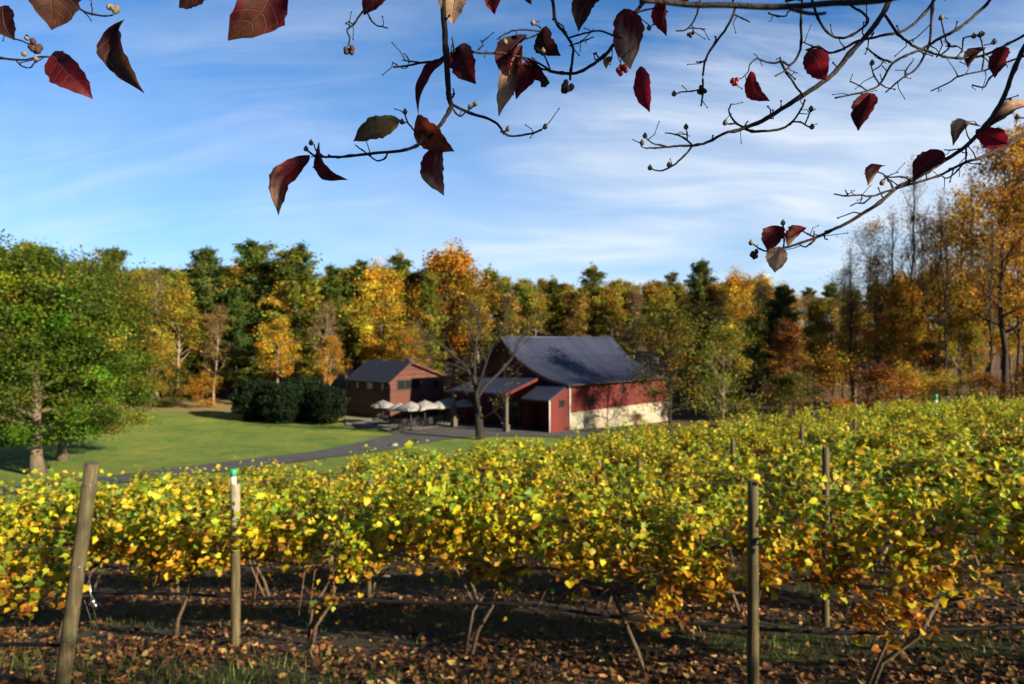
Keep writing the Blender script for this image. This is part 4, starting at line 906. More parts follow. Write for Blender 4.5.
# ------------------------------------------------------------------ vineyard
RDIR = Vector((0.9578, -0.2873, 0)); RANG = math.atan2(-0.3, 1)
def make_vine(seed, low):
    rng = np.random.default_rng(seed); tb = MB(); cn = MB()
    ln = rng.choice([-1, 1]) * rng.uniform(.12, .55)
    tpts = [(0, 0, -.1), (ln * .3 + rng.normal(0, .02), rng.normal(0, .03), .28), (ln * .7 + rng.normal(0, .03), rng.normal(0, .04), .58), (ln, 0, .92)]
    tb.tube(tpts, [.030, .021, .018, .022], 7)
    for s_ in (-1, 1):
        tb.tube([(ln, 0, .90), (ln + s_ * .25, rng.normal(0, .03), .99), (s_ * .6, rng.normal(0, .03), 1.0), (s_ * .98, 0, 1.0)], [.028, .022, .018, .012], 6)
    if rng.random() < .6: tb.tube([(.05, .02, -.1), (.12 + ln * .5, .03, .5), (ln + .05, 0, .9)], [.02, .016, .014], 5)
    cl = []
    for k_ in range(17):
        x0 = rng.uniform(-.84, .84); tx = x0 + rng.normal(0, .18); ty = rng.normal(0, .16); h_ = rng.uniform(1.42, 2.1)
        pts = [(x0, rng.normal(0, .04), 1.0), (x0 + (tx - x0) * .5, ty * .7, 1.28), (tx, ty, 1.55), (tx + rng.normal(0, .15), ty * 1.6 + rng.normal(0, .12), h_)]
        cn.tube(pts, [.006, .005, .004, .0025], 4, False)
        for f in np.linspace(.08, 1, 8):
            j = f * 3; i_ = min(2, int(j)); a = np.array(pts[i_]); b = np.array(pts[i_ + 1]); cl.append(np.append(a + (b - a) * (j - i_), 1.0))
    for k_ in range(rng.integers(4, 8)):
        x0 = rng.uniform(-.95, .95); tx = x0 + rng.normal(0, .15); ty = rng.choice([-1, 1]) * rng.uniform(.1, .3); zb = rng.uniform(low, .9)
        pts = [(x0, 0, 1.15), (x0 + (tx - x0) * .5, ty, 1.05), (tx, ty * 1.3, zb)]
        cn.tube(pts, [.005, .004, .0025], 4, False)
        if rng.random() < .6:
            for f in (.3, .45, .6, .75, .9, 1.0): a = np.array(pts[1]); b = np.array(pts[2]); cl.append(np.append(a + (b - a) * f, .8))
    cl = np.array(cl); n = 2200; wg = cl[:, 3] * rng.gamma(.55, 1, len(cl)) + .02; ci = rng.choice(len(cl), n, p=wg / wg.sum()); P = cl[ci, :3] + rng.normal(0, 1, (n, 3)) * np.array([.085, .11, .08])
    P[:, 1] *= 1.15
    t = np.clip((P[:, 2] - .75) / 1.05, 0, 1)
    ph = rng.uniform(0, 6, 3); clump = .5 + .5 * np.sin(P[:, 0] * 4.1 + ph[0] + 1.3 * np.sin(P[:, 2] * 3.3 + ph[1])) * np.sin(P[:, 2] * 4.2 + ph[2])
    green = np.array([.17, .27, .025]); ylw = np.array([.66, .49, .030]); lime = np.array([.52, .54, .032]); org = np.array([.52, .25, .020]); brn = np.array([.20, .085, .025])
    u = rng.random(n) + .35 * (clump - .5); col = np.where((u < .32 * (.3 + t))[:, None], green, np.where((u < .74 * (.45 + .55 * t))[:, None], lime, ylw))
    v = rng.random(n); col = np.where((v < .62 * (1 - t) ** 1.5)[:, None], org, col); col = np.where((rng.random(n) < .05 + .10 * (1 - t))[:, None], brn, col)
    col = np.clip(col * np.exp(rng.normal(0, .17, (n, 1))) * np.exp(rng.normal(0, .07, (n, 3))), .01, .8)
    ax = np.zeros((n, 3)); ax[:, 1] = np.sign(P[:, 1]) * .25
    lm = leaf_cloud('foliage', rng, P, .074 * rng.uniform(.55, 1.3, n), col, M['vine_leaf'], .25, 'vine', axis=ax)
    return tb.mesh('trunk', M['vine_wood']), cn.mesh('cane', M['cane']), lm
VINES = [make_vine(100 + i, .55 if i % 2 else .7) for i in range(8)]
def put_vine(x, y_, label, group, var=None, ang=RANG, s_=None):
    i = rnd.randrange(8) if var is None else var; a, b, c = VINES[i]
    r = empty('grapevine', (x, y_, hgt(x, y_)), ang + (PI if rnd.random() < .5 else 0) + rnd.uniform(-.04, .04)); s_ = s_ or rnd.uniform(.82, 1.04); r.scale = (1, rnd.uniform(.9, 1.15), s_)
    link('trunk', a, r); link('cane', b, r); link('foliage', c, r); tag(r, label, 'grapevine', group); return r
FRONT = {}
ORD = ['front', 'second', 'third', 'fourth', 'fifth']
row1 = []
x = 2.2 + .7 - 1.85 * 8
while x < 8: row1.append(x); x += 1.85 * .958
names1 = {}
for k_ in range(17):
    c0 = 6.87 + 2.8 * k_; xx = (2.2 - .883 - 1.767 * 12) if k_ == 0 else -20.0 + (k_ * .73) % 1.7
    while xx < 46:
        y_ = c0 - .3 * xx; xm = 1.82
        px = 512 + xx / max(y_, .5) * F
        if y_ > 3.2 and y_ < ymax(xx) and -110 < px < 1140:
            if k_ == 0:
                d1 = [(-3.1, 'the green tipped post'), (2.2, 'the bare wooden post')]; q = min(d1, key=lambda t_: abs(t_[0] - xx)); n_ = int(abs(xx - q[0]) / 1.7)
                lab = 'front row grapevine ' + ('', 'second ', 'third ', 'fourth ', 'fifth ')[min(4, n_)] + ('to the left of ' if xx < q[0] else 'to the right of ') + q[1]
                lab = lab.replace('grapevine to', 'grapevine first to'); grp = 'grapevines in the front row'
                if px < -10 or px > 1034: lab = 'front row grapevine cut by the edge of the picture'
            elif k_ < 5: lab = 'yellow grapevine in the %s row back from the camera' % ORD[k_]; grp = 'grapevines in the %s row' % ORD[k_]
            else: lab = 'yellow grapevine in the far rows running up to the wood'; grp = 'grapevines in the far rows'
            put_vine(xx, c0 - .3 * xx, lab, grp)
        xx += 1.767 if k_ == 0 else 1.7 + rnd.uniform(-.06, .06)
# row to the left of the leaning post
LP0 = (-3.72, 5.75)
def row0(x): return LP0[1] - .3 * (x - LP0[0])
for i, xx in enumerate((-4.75, -6.4)):
    put_vine(xx, row0(xx) + .15, ('orange and yellow grapevine just left of the leaning post', 'nearest row grapevine at the left edge of the picture')[i], 'grapevines in the nearest row', 3 + i, s_=.78)
# posts
def post_mesh(r0, h, seed, lean=0.0):
    rr = np.random.default_rng(seed); b = MB(); n = 9; pts = [(lean * (z / h), 0, z) for z in np.linspace(-.3, h, n)]; b.tube(pts, [r0 * (1.08 - .12 * i / n) * (1 + rr.normal(0, .02)) for i in range(n - 1)] + [r0 * .93], 14)
    return b
def post(x, y_, h, label, group, r0=.055, lean=0.0, seed=1):
    o = post_mesh(r0, h, seed, lean).build('vineyard_post', M['post']); o.location = (x, y_, hgt(x, y_)); return tag(o, label, 'post', group)
G2 = 'wooden posts of the vine rows'
# leaning end post
tb_, bb_ = at(92, 463, 5.72), at(56, 690, 5.72)
b = MB(); n = 9
P0 = Vector((bb_.x, bb_.y, hgt(bb_.x, bb_.y) - .3)); dirp = (tb_ - bb_); lnp = (tb_ - P0)
b.tube([P0 + (tb_ - P0) * (i / (n - 1)) - P0 for i in range(n)], [.060 - .005 * i / n for i in range(n)], 16)
lp = b.build('vineyard_post', M['post']); lp.location = P0
tag(lp, 'thick wooden end post leaning to the right at the left of the picture', 'post', G2)
for s_ in (.35, .62, .92):
    ws = MB(); c = (tb_ - P0) * s_; ws.tube([c + Vector((.062 * math.cos(a), .062 * math.sin(a), 0)) for a in np.linspace(0, 6.28, 13)], .004, 4); ws.build('wire_wrap', M['wire'], lp)
def pt_on(s_): return P0 + (tb_ - P0) * s_
# anchor stays with tightener
an = empty('anchor_stay', pt_on(.55)); a0 = pt_on(.55)
g = Vector((a0.x + .30, a0.y + .02, hgt(a0.x + .30, a0.y + .02)))
q = MB(); q.tube([Vector((0, 0, 0)), (at(88, 565, 5.7) - a0), (at(91, 597, 5.7) - a0), g - a0], .0045, 5); q.build('wire', M['steel'], an)
q = MB(); q.tube([(pt_on(.38) - a0), (at(84, 600, 5.72) - a0), g - a0 + Vector((-.02, .05, 0))], .004, 5); q.build('wire', M['steel'], an)
q = MB(); cc = at(93, 602, 5.69) - a0
q.ball(cc, .022, 8, 6, 1.3); q.ball(cc + Vector((.02, 0, -.03)), .018, 8, 6); q.tube([cc + Vector((-.01, 0, .05)), cc + Vector((.03, 0, -.06))], .008, 6); q.build('tightener', M['steel'], an)
tag(an, 'thin wire stay with shiny tightener right of the leaning post', 'wire stay')
# front row posts
gp_ = empty('vineyard_post', (-3.06, 7.55, hgt(-3.06, 7.55))); tag(gp_, 'wooden post with white painted band and green tipped tube on top', 'post', G2)
zt = (342 - 484) / F * 7.55 - gp_.location.z
post_mesh(.052, zt - .62, 2, 0).build('shaft', M['post'], gp_)
b = MB(); b.tube([(0, 0, zt - .62), (0, 0, zt - .3), (0, 0, zt)], [.051, .05, .049], 14); bo = b.build('painted_band', M['old_paint'], gp_)
rl = random.Random(3)                                 # worn dark lettering running down the band
for dz, segs in ((.385, [(-.030, .0, -.020, .05), (-.020, .028, .004, .038), (.004, .01, .012, .052)]), (.30, [(-.032, .0, -.006, .012), (-.006, .012, .004, .05), (-.028, .05, -.002, .06)]), (.215, [(-.026, .0, -.016, .055), (-.016, .0, .006, .011)])):
    mk_ = MB()
    for a0_, b0_, a1_, b1_ in segs: mk_.box(a0_, -.0555, zt - .62 + dz + b0_, a1_ + .002, -.035, zt - .62 + dz + b1_)
    mk_.build('letter', M['trim_dark'], bo)
b = MB(); b.tube([(-.02, 0, zt - .02), (-.02, 0, zt + .085)], .030, 12); b.build('tube', M['white_paint'], gp_)
b = MB(); b.tube([(-.02, 0, zt + .085), (-.02, 0, zt + .165)], .032, 12); b.build('green_tip', M['green_plastic'], gp_)
post(2.10, 5.95, (342 - 480) / F * 5.95 - hgt(2.10, 5.95), 'bare brown wooden post in the front row right of centre', G2, .048, seed=3)
post(-8.7, 9.48, 2.0, 'front row post at the left edge of the picture', G2, seed=4)
post(7.6, 4.6, 2.0, 'front row post beyond the right edge of the picture', G2, seed=5)
post(3.72, 8.1, (342 - 447) / F * 8.1 - hgt(3.72, 8.1), 'slim dark post behind and right of the bare brown post', G2, .042, seed=6)
post(-2.15, 10.3, (342 - 474) / F * 10.3 - hgt(-2.15, 10.3), 'grey post of the second row hidden among leaves left of centre', G2, .05, seed=7)
for k_ in range(2, 17):
    c0 = 6.87 + 2.8 * k_; xx = -14 + (k_ * 2.3) % 5.8
    while xx < 44:
        y_ = c0 - .3 * xx; px = 512 + xx / max(y_, .5) * F
        if 3.2 < y_ < ymax(xx) and -30 < px < 1060: post(xx, y_, 1.72 + rnd.uniform(-.15, .25), 'wooden post standing among the leaves of the rows farther back', 'posts in the rows farther back', .048, seed=10 + k_)
        xx += 5.8
# green tipped stakes far right
for px, D, tp_, lab in ((936, 29, 394, 'pale stake with a green tip above the vines at the far right'),):
    x = (px - 512) / F * D; z = hgt(x, D); zt2 = (342 - tp_) / F * D - z; st_ = empty('stake', (x, D, z)); tag(st_, lab, 'stake')
    b = MB(); b.tube([(0, 0, -.2), (0, 0, zt2 - .25)], .06, 10); b.build('shaft', M['white_paint'], st_); b = MB(); b.tube([(0, 0, zt2 - .25), (0, 0, zt2)], .063, 10); b.build('green_tip', M['green_plastic'], st_)
# irrigation hoses and wires
def hose(pts, h, r_, name, mat, label, cat, group, sag=.05, seed=0, n=60):
    rr = np.random.default_rng(seed); A = np.array(pts); s_ = np.linspace(0, 1, len(A)); t = np.linspace(0, 1, n)
    X = np.interp(t, s_, A[:, 0]); Y = np.interp(t, s_, A[:, 1]); ds = np.hypot(A[-1, 0] - A[0, 0], A[-1, 1] - A[0, 1])
    Z = hgt_np(X, Y) + h - sag * np.abs(np.sin(t * ds / 5.6 * PI + seed)) + .012 * np.sin(t * ds * 3.1 + seed)
    o = MB().tube(np.stack([X, Y, Z], 1), r_, 7).build(name, mat); return tag(o, label, cat, group)
for k_ in range(4):
    c0 = 6.87 + 2.8 * k_ - .04; xa, xb = -16, 14
    hose([(xa, c0 - .3 * xa), (xb, c0 - .3 * xb)], .60, .018 if k_ == 0 else .012, 'irrigation_hose', M['hose'], 'sagging black irrigation hose along the %s vine row' % ORD[k_], 'hose', 'irrigation hoses along the rows', .09, k_)
    for q_, hh in ((0, 1.02), (1, 1.45), (2, 1.85)):
        hose([(xa, c0 - .3 * xa), (xb, c0 - .3 * xb)], hh, .0022, 'trellis_wire', M['wire'], '%s thin steel trellis wire of the %s vine row' % (('lowest', 'middle', 'topmost')[q_], ORD[k_]), 'wire', 'trellis wires', .015, k_)
hose([(-10, row0(-10)), (-3.84, row0(-3.84))], .42, .017, 'irrigation_hose', M['hose'], 'black irrigation hose ending at the leaning post', 'hose', 'irrigation hoses along the rows', .04, 9, 24)
hose([(-10, row0(-10)), (-3.70, row0(-3.70))], 1.25, .0025, 'trellis_wire', M['wire'], 'steel wire running left from the leaning post', 'wire', 'trellis wires', .02, 9, 24)

# ------------------------------------------------------------------ fallen leaves and grass in the foreground
rng = np.random.default_rng(5)
n = 110000; Y = 3.3 + 13 * rng.random(n) ** 1.7; X = (rng.random(n) * 2 - 1) * (Y * .82 + 1)
q = ((Y + .3 * X - 6.87) / 2.8) % 1.0; dens = .28 + .72 * np.abs(q - .5) * 2
from_noise = .5 + .5 * np.sin(X * 1.3 + 1.7 * np.sin(Y * .9)) * np.sin(Y * 1.9 + .8 * np.sin(X * 1.1))
keep = rng.random(n) < dens * (.10 + .90 * from_noise ** 1.5); X, Y = X[keep], Y[keep]; n = len(X)
P = np.stack([X, Y, hgt_np(X, Y) + .018 + .02 * rng.random(n)], 1)
lt_ = leaf_cloud('fallen_leaves', rng, P, .075 * rng.uniform(.4, 1.4, n), pick(rng, [(3, (.17, .085, .030)), (4, (.085, .042, .020)), (2, (.27, .15, .055)), (4, (.040, .022, .014)), (1, (.36, .24, .10))], n, .3), M['litter'], 1.9, 'dry')
tag(link('fallen_leaves', lt_), 'carpet of dry brown fallen leaves under the vines', 'fallen leaves', kind='stuff')
n = 60000; Y = 3.3 + 14 * rng.random(n) ** 1.5; X = (rng.random(n) * 2 - 1) * (Y * .82 + 1)
q = ((Y + .3 * X - 6.87) / 2.8) % 1.0; gd = np.clip(1 - np.abs(q - .5) * 2.6, .02, 1)
pat = .5 + .5 * np.sin(X * 1.3 + 1.7 * np.sin(Y * .9)) * np.sin(Y * 1.9 + .8 * np.sin(X * 1.1))
pat2 = .5 + .5 * np.sin(X * 3.1 + Y * 1.1) * np.sin(Y * 2.7 - X * .7)
keep = rng.random(n) < gd * np.clip(1.3 - pat, 0, 1) * (.3 + .7 * pat2); X, Y = X[keep], Y[keep]; n = len(X)
Z = hgt_np(X, Y); h_ = .10 * rng.uniform(.5, 1.5, n); a = rng.uniform(0, 6.28, n); ln_ = rng.normal(0, .05, (n, 2)); wd_ = .007
V = np.empty((n, 3, 3)); V[:, 0] = np.stack([X - wd_ * np.cos(a), Y - wd_ * np.sin(a), Z - .01], 1); V[:, 1] = np.stack([X + wd_ * np.cos(a), Y + wd_ * np.sin(a), Z - .01], 1); V[:, 2] = np.stack([X + ln_[:, 0], Y + ln_[:, 1], Z + h_], 1)
gm = np_mesh('grass', V.reshape(-1, 3), np.arange(3 * n).reshape(-1, 3), M['grass'], np.repeat(pick(rng, [(3, (.06, .10, .018)), (2, (.10, .13, .025)), (1, (.2, .17, .06))], n, .2), 3, axis=0))
tag(link('grass', gm), 'short green grass in the alleys between the vine rows', 'grass', kind='stuff')

# ------------------------------------------------------------------ dogwood overhead
dog = empty('dogwood_tree', (2.5, -.9, hgt(2.5, -.9)))
tag(dog, 'dogwood whose thin dark twigs and dark red leaves hang over the top of the picture', 'tree')
o0 = dog.location.copy()
def dtube(name, pts, rad, sides=8, parent=dog):
    b = MB(); b.tube([Vector(p_) - o0 for p_ in pts], rad, sides); return b.build(name, M['twig'], parent)
dtube('trunk', [(2.5, -.9, hgt(2.5, -.9) - .2), (2.48, -.88, -1.0), (2.4, -.8, -.2), (2.25, -.65, .7), (2.0, -.45, 1.35), (1.9, -.4, 1.9), (2.0, -.5, 2.6)], [.10, .075, .068, .06, .05, .035, .015], 10)
dtube('limb', [(2.05, -.48, 1.25), (1.5, .25, 1.15), (.95, .75, 1.05), (.35, 1.02, .98), (-.35, 1.12, .90), (-.95, 1.1, .82), (-1.35, 1.05, .72)], [.036, .03, .025, .020, .015, .011, .006], 9)
dtube('limb', [(2.15, -.55, 1.0), (2.05, .4, 1.02), (1.85, 1.1, .95), (1.62, 1.5, .86)], [.036, .026, .019, .012], 9)
def dog_shade_crown():  # unseen side of the crown, added to shade the hanging twigs
    rr = np.random.default_rng(31); b = MB(); Cn = []
    starts = [(2.05, -.48, 1.25), (2.25, -.65, .75), (1.95, -.42, 1.8), (2.15, -.55, 1.0), (1.9, .3, 1.05), (1.75, 1.1, .95)]
    for k_ in range(46):
        p0 = np.array(starts[k_ % 6]); tgt = V3(rr.uniform(1.9, 3.9), rr.uniform(-1.6, 1.4), rr.uniform(.45, 2.6)); tgt[0] = max(tgt[0], .85 * tgt[1] + .75)
        d_ = tgt - p0; pts = [p0, p0 + d_ * .35 + rr.normal(0, .06, 3), p0 + d_ * .7 + rr.normal(0, .06, 3), tgt]; b.tube([p_ - np.array(o0) for p_ in pts], [.012, .008, .006, .002], 5)
        for f in np.linspace(.3, 1, 6): Cn.append(pts[0] * (1 - f) + tgt * f)
    Cn = np.array(Cn); n = 900; ci = rr.integers(0, len(Cn), n); P = Cn[ci] + rr.normal(0, .13, (n, 3)); P = P[P[:, 0] > .82 * P[:, 1] + .55]
    b.build('twigs', M['twig'], dog)
    link('crown', leaf_cloud('crown', rr, P - np.array(o0), .10 * rr.uniform(.6, 1.3, len(P)), pick(rr, [(3, (.13, .014, .018)), (1, (.3, .015, .02)), (1, (.2, .09, .05))], len(P), .2), M['tree_leaf'], .3, 'dry'), dog)
dog_shade_crown()
RK = np.random.default_rng(9)
def smooth_path(P, sub=4):
    P = np.array(P); n = len(P); out = []
    for i in range(n - 1):
        p0 = P[max(i - 1, 0)]; p1 = P[i]; p2 = P[i + 1]; p3 = P[min(i + 2, n - 1)]
        for k_ in range(sub):
            t = k_ / sub
            out.append(.5 * ((2 * p1) + (-p0 + p2) * t + (2 * p0 - 5 * p1 + 4 * p2 - p3) * t * t + (-p0 + 3 * p1 - 3 * p2 + p3) * t ** 3))
    out.append(P[-1]); return np.array(out)
def br(path, D0, D1, w0, w1, pre=(), buds=(), knob=True):
    """path in picture points, read at distance D0..D1 (metres); w = width in picture points"""
    n = len(path); pts = [np.array(p_, float) for p_ in pre]; Ds = np.linspace(D0, D1, n)
    pts += [np.array(at(p_[0], p_[1], d)) for p_, d in zip(path, Ds)]
    rad = [w0 * D0 / F / 2 * 1.25] * len(pre) + [(w0 + (w1 - w0) * i / max(1, n - 1)) * Ds[i] / F / 2 for i in range(n)]
    Pn = smooth_path(np.column_stack([np.array(pts), rad]), 4)
    Rn = np.maximum(.0006, Pn[:, 3])
    if knob:
        Rn = Rn * (1 + .05 * RK.normal(size=len(Rn))); Rn[4::12] *= 1.3
        Pn[1:-1, :3] += RK.normal(0, .0003, (len(Pn) - 2, 3))
    mb_ = MB(); mb_.tube([Vector(p_) - o0 for p_ in Pn[:, :3]], list(Rn), 7)
    m0 = len(pre) * 4; span = np.linalg.norm(Pn[-1, :3] - Pn[m0, :3])
    if knob:                                           # short spurs with knobby joints
        for q_ in range(int(span / (.075 if D1 > 1.3 else .13)) + 1):
            i_ = RK.integers(m0 + (len(Pn) - m0) // 4, len(Pn)); a_ = RK.uniform(0, 2 * PI); l_ = RK.uniform(.010, .034) if D1 > 1.3 else RK.uniform(.008, .028)
            d_ = V3(math.cos(a_), RK.normal(0, .4), math.sin(a_)); q0 = Pn[i_, :3]; q1 = q0 + d_ * l_ * .5; q2 = q1 + (d_ + RK.normal(0, .6, 3)) * l_ * .5
            rr_ = max(.0011, min(Rn[i_] * .6, .0018)); mb_.tube([Vector(q) - o0 for q in (q0, q1, q2)], [rr_, rr_ * .75, rr_ * .6], 5)
            mb_.ball(Vector(q2) - o0, rr_ * 1.25, 6, 4)
    o = mb_.build('branch', M['twig'], dog)
    for (bx_, by_, bd, r_) in buds:
        b = MB(); c = at(bx_, by_, bd) - o0; b.ball(c, r_ * bd / F, 8, 6, 1.0); b.ball(c + Vector((0, 0, r_ * bd / F * .9)), r_ * .45 * bd / F, 6, 5, 1.2); b.build('bud', M['bud'], o)
    return o
def B(*pts, d=1.15): return [(x, y, d, 2.6) for x, y in pts]
# left corner
br([(-20, 60), (0, 58), (22, 60), (38, 57), (50, 57)], 1.05, 1.05, 2.6, 1.6, buds=B((24, 54), (36, 59), d=1.05))
br([(16, 60), (20, 65), (29, 68), (34, 63), (36, 58)], 1.05, 1.05, 1.6, 1.4)
br([(-20, 20), (-4, 30), (8, 36), (22, 41), (33, 46)], 1.08, 1.08, 2.0, 1.4, buds=B((27, 38), d=1.08))
br([(58, -22), (68, -4), (78, 8), (92, 14), (104, 16), (113, 15)], 1.08, 1.08, 2.6, 1.6, pre=[(-1.0, 1.1, .81)])
br([(92, 13), (92, 8), (91, 4)], 1.08, 1.08, 1.4, 1.0)
# small hanging twig
br([(378, -20), (372, 2), (362, 12), (354, 24), (347, 30), (350, 38), (348, 46)], 1.15, 1.15, 2.4, 1.6, pre=[(-.35, 1.12, .89)])
br([(366, 10), (370, 18), (376, 25), (388, 28)], 1.15, 1.15, 1.8, 1.4); br([(354, 25), (349, 22), (345, 24)], 1.15, 1.15, 1.4, 1.0)
# main hanging branch
br([(440, -30), (443, 0), (444, 25), (446, 50), (448, 85), (449, 98), (452, 106)], 1.10, 1.12, 6.5, 5.0, pre=[(-.25, 1.11, .92)])
br([(452, 104), (449, 111), (441, 124), (430, 136), (416, 146), (400, 151), (375, 153), (350, 156), (330, 157), (316, 156), (308, 151)], 1.12, 1.08, 4.4, 2.0, buds=B((306, 149), (311, 143), d=1.08))
br([(446, 55), (436, 61), (420, 63), (406, 66), (393, 67)], 1.12, 1.10, 3.0, 1.8); br([(420, 63), (410, 61), (402, 60)], 1.11, 1.1, 1.8, 1.2); br([(409, 63), (408, 58), (406, 56)], 1.11, 1.11, 1.8, 1.0); br([(398, 66), (393, 62)], 1.1, 1.1, 1.6, 1.0)
br([(447, 58), (454, 51), (464, 50), (480, 53), (502, 53), (520, 57), (535, 61), (552, 72)], 1.12, 1.18, 2.6, 2.2); br([(454, 52), (453, 44), (452, 37)], 1.12, 1.12, 2.2, 1.4); br([(478, 50), (483, 45), (481, 40)], 1.13, 1.13, 1.8, 1.4)
br([(451, 104), (470, 113), (487, 118), (497, 124), (504, 133), (512, 136), (530, 134), (541, 130)], 1.12, 1.16, 3.0, 2.0, buds=B((508, 129), (545, 127)))
br([(451, 106), (456, 113), (461, 116), (467, 111), (474, 106)], 1.12, 1.12, 2.0, 1.4, buds=B((475, 104), (470, 107)))
br([(451, 100), (454, 94), (453, 88)], 1.12, 1.12, 2.4, 1.2)
br([(388, 153), (385, 158), (378, 161), (371, 157), (362, 150), (355, 145)], 1.09, 1.09, 2.0, 1.2)
br([(421, 143), (418, 135), (411, 127), (407, 121), (405, 114)], 1.11, 1.11, 2.2, 1.6, buds=B((405, 112), (402, 122), (420, 130)))
br([(421, 141), (419, 134), (424, 131), (426, 136)], 1.11, 1.11, 1.4, 1.0)
br([(323, 156), (316, 150), (314, 144)], 1.08, 1.08, 1.6, 1.2)
# centre network
br([(553, -25), (553, 0), (556, 22), (565, 33), (572, 45), (573, 53), (571, 70), (570, 80)], 1.2, 1.18, 3.4, 2.6, pre=[(.1, 1.06, .95)])
br([(549, 71), (562, 73), (576, 73), (590, 66), (604, 56), (614, 44), (626, 28), (636, 12), (648, -4), (660, -25)], 1.18, 1.24, 3.0, 4.0, pre=[])
br([(550, 71), (540, 68), (530, 64), (520, 56)], 1.18, 1.17, 2.4, 1.4)
br([(568, 38), (578, 35), (585, 33), (600, 31), (612, 35), (622, 38)], 1.18, 1.2, 2.0, 1.6); br([(569, 46), (578, 43), (586, 40), (594, 37)], 1.18, 1.18, 1.5, 1.1); br([(581, 40), (580, 52)], 1.18, 1.18, 1.2, .8)
br([(520, 40), (534, 36), (541, 31), (540, 27), (533, 24)], 1.18, 1.18, 1.9, 1.4, buds=B((533, 23), (505, 42))); br([(499, 38), (512, 31), (526, 30), (536, 31), (541, 31)], 1.18, 1.18, 1.6, 1.4)
br([(551, 71), (548, 64), (544, 55), (543, 52)], 1.18, 1.18, 1.8, 1.2, buds=B((543, 51)))
br([(640, 0), (655, 2), (680, 3), (700, 3)], 1.22, 1.2, 2.4, 2.4); br([(632, 14), (645, 10), (660, 8), (668, 12)], 1.22, 1.22, 1.8, 1.4)
br([(664, 10), (660, 20), (653, 25), (649, 27)], 1.22, 1.22, 1.4, 1.0, buds=B((649, 28)))
br([(702, -10), (698, 10), (693, 22), (686, 30), (676, 31)], 1.25, 1.25, 2.0, 1.4); br([(686, 29), (694, 28), (706, 29)], 1.25, 1.25, 1.4, 1.0)
br([(738, -24), (735, 8), (727, 27), (716, 42), (706, 58), (703, 75), (703, 92), (701, 106)], 1.25, 1.25, 3.0, 1.8, pre=[(.45, .98, 1.0)])
br([(707, 60), (701, 62), (696, 62)], 1.25, 1.25, 1.8, 1.2); br([(703, 89), (692, 91), (682, 92), (675, 94)], 1.25, 1.25, 1.7, 1.2, buds=B((674, 94), d=1.25)); br([(733, 14), (742, 18), (750, 22)], 1.25, 1.25, 1.6, 1.2)
# thick near twig, out of focus
br([(640, 0), (665, 2), (692, 5), (725, 5), (765, 7), (800, 6), (832, 3), (860, 2), (900, -4), (960, -30)], .62, .66, 5.5, 6.5, pre=[], knob=False)
br([(792, 9), (806, 13), (818, 14), (826, 13)], .63, .63, 4.0, 3.0, knob=False)
# right main branch
br([(930, -60), (905, -25), (892, -4), (880, 18), (865, 37), (850, 53), (835, 72), (820, 84), (800, 97), (780, 110), (762, 121), (745, 128)], 1.4, 1.32, 6.0, 4.2, pre=[(1.35, .4, 1.12), (1.05, 1.0, 1.0)])
br([(748, 127), (735, 131), (725, 133), (708, 142), (698, 145), (680, 146), (668, 147), (655, 148), (645, 148)], 1.32, 1.28, 3.6, 1.6, buds=B((645, 136), (642, 143), d=1.28))
br([(668, 147), (660, 145), (652, 143), (645, 137)], 1.29, 1.28, 1.8, 1.2); br([(692, 145), (684, 138), (674, 134), (665, 133)], 1.3, 1.29, 2.0, 1.2); br([(687, 140), (687, 134), (686, 129)], 1.3, 1.3, 1.8, 1.2, buds=B((686, 127), d=1.3))
br([(692, 146), (684, 156), (672, 166), (660, 171), (651, 169)], 1.3, 1.28, 2.2, 1.4, buds=B((650, 168), (669, 165), d=1.28))
br([(743, 128), (752, 131), (765, 131), (780, 129), (790, 124), (797, 116), (802, 107), (805, 100)], 1.32, 1.34, 3.0, 1.8); br([(791, 122), (800, 122), (807, 126), (812, 128)], 1.33, 1.33, 1.8, 1.4, buds=B((812, 127), (811, 109), d=1.33)); br([(805, 124), (808, 117), (811, 110)], 1.33, 1.33, 1.6, 1.2)
br([(746, 128), (736, 123), (729, 112), (731, 104)], 1.32, 1.31, 2.4, 1.4); br([(737, 123), (731, 124), (726, 124)], 1.31, 1.31, 1.8, 1.4, buds=B((725, 123), d=1.31)); br([(744, 127), (748, 121)], 1.32, 1.32, 1.8, 1.2)
br([(802, -24), (802, 0), (801, 20), (801, 42), (798, 56), (790, 65), (783, 62), (773, 63), (764, 61), (757, 58)], 1.36, 1.3, 3.0, 1.6, pre=[(.95, 1.0, 1.02)])
br([(792, 63), (786, 70), (775, 76)], 1.32, 1.3, 1.8, 1.4); br([(780, 60), (786, 72), (793, 82), (800, 92), (803, 97)], 1.32, 1.32, 2.4, 1.8); br([(781, 62), (780, 57)], 1.32, 1.32, 2.0, 1.4)
# far right network
br([(846, -12), (850, 4), (862, 12), (868, 22), (852, 35), (840, 38), (828, 33), (818, 18), (812, 0), (806, -20)], 1.45, 1.4, 2.4, 2.6)
br([(806, 50), (818, 47), (830, 53), (845, 48), (858, 41), (880, 36), (905, 30), (924, 14), (936, -4), (944, -24)], 1.42, 1.48, 2.2, 3.2, pre=[])
br([(818, 47), (812, 46), (803, 42), (768, 37), (775, 15), (768, 13)][:3], 1.42, 1.42, 1.6, 1.2)
br([(768, 13), (778, 16), (786, 16)], 1.4, 1.4, 2, 1.6); br([(786, 16), (790, 10), (800, 12)], 1.4, 1.4, 1.6, 1.4)
br([(1002, -26), (990, 0), (976, 14), (958, 29), (940, 38), (922, 49), (905, 56), (893, 63), (887, 72), (880, 84), (870, 90), (855, 94), (835, 98)], 1.5, 1.4, 3.6, 1.6, pre=[(1.6, 1.3, .9)])
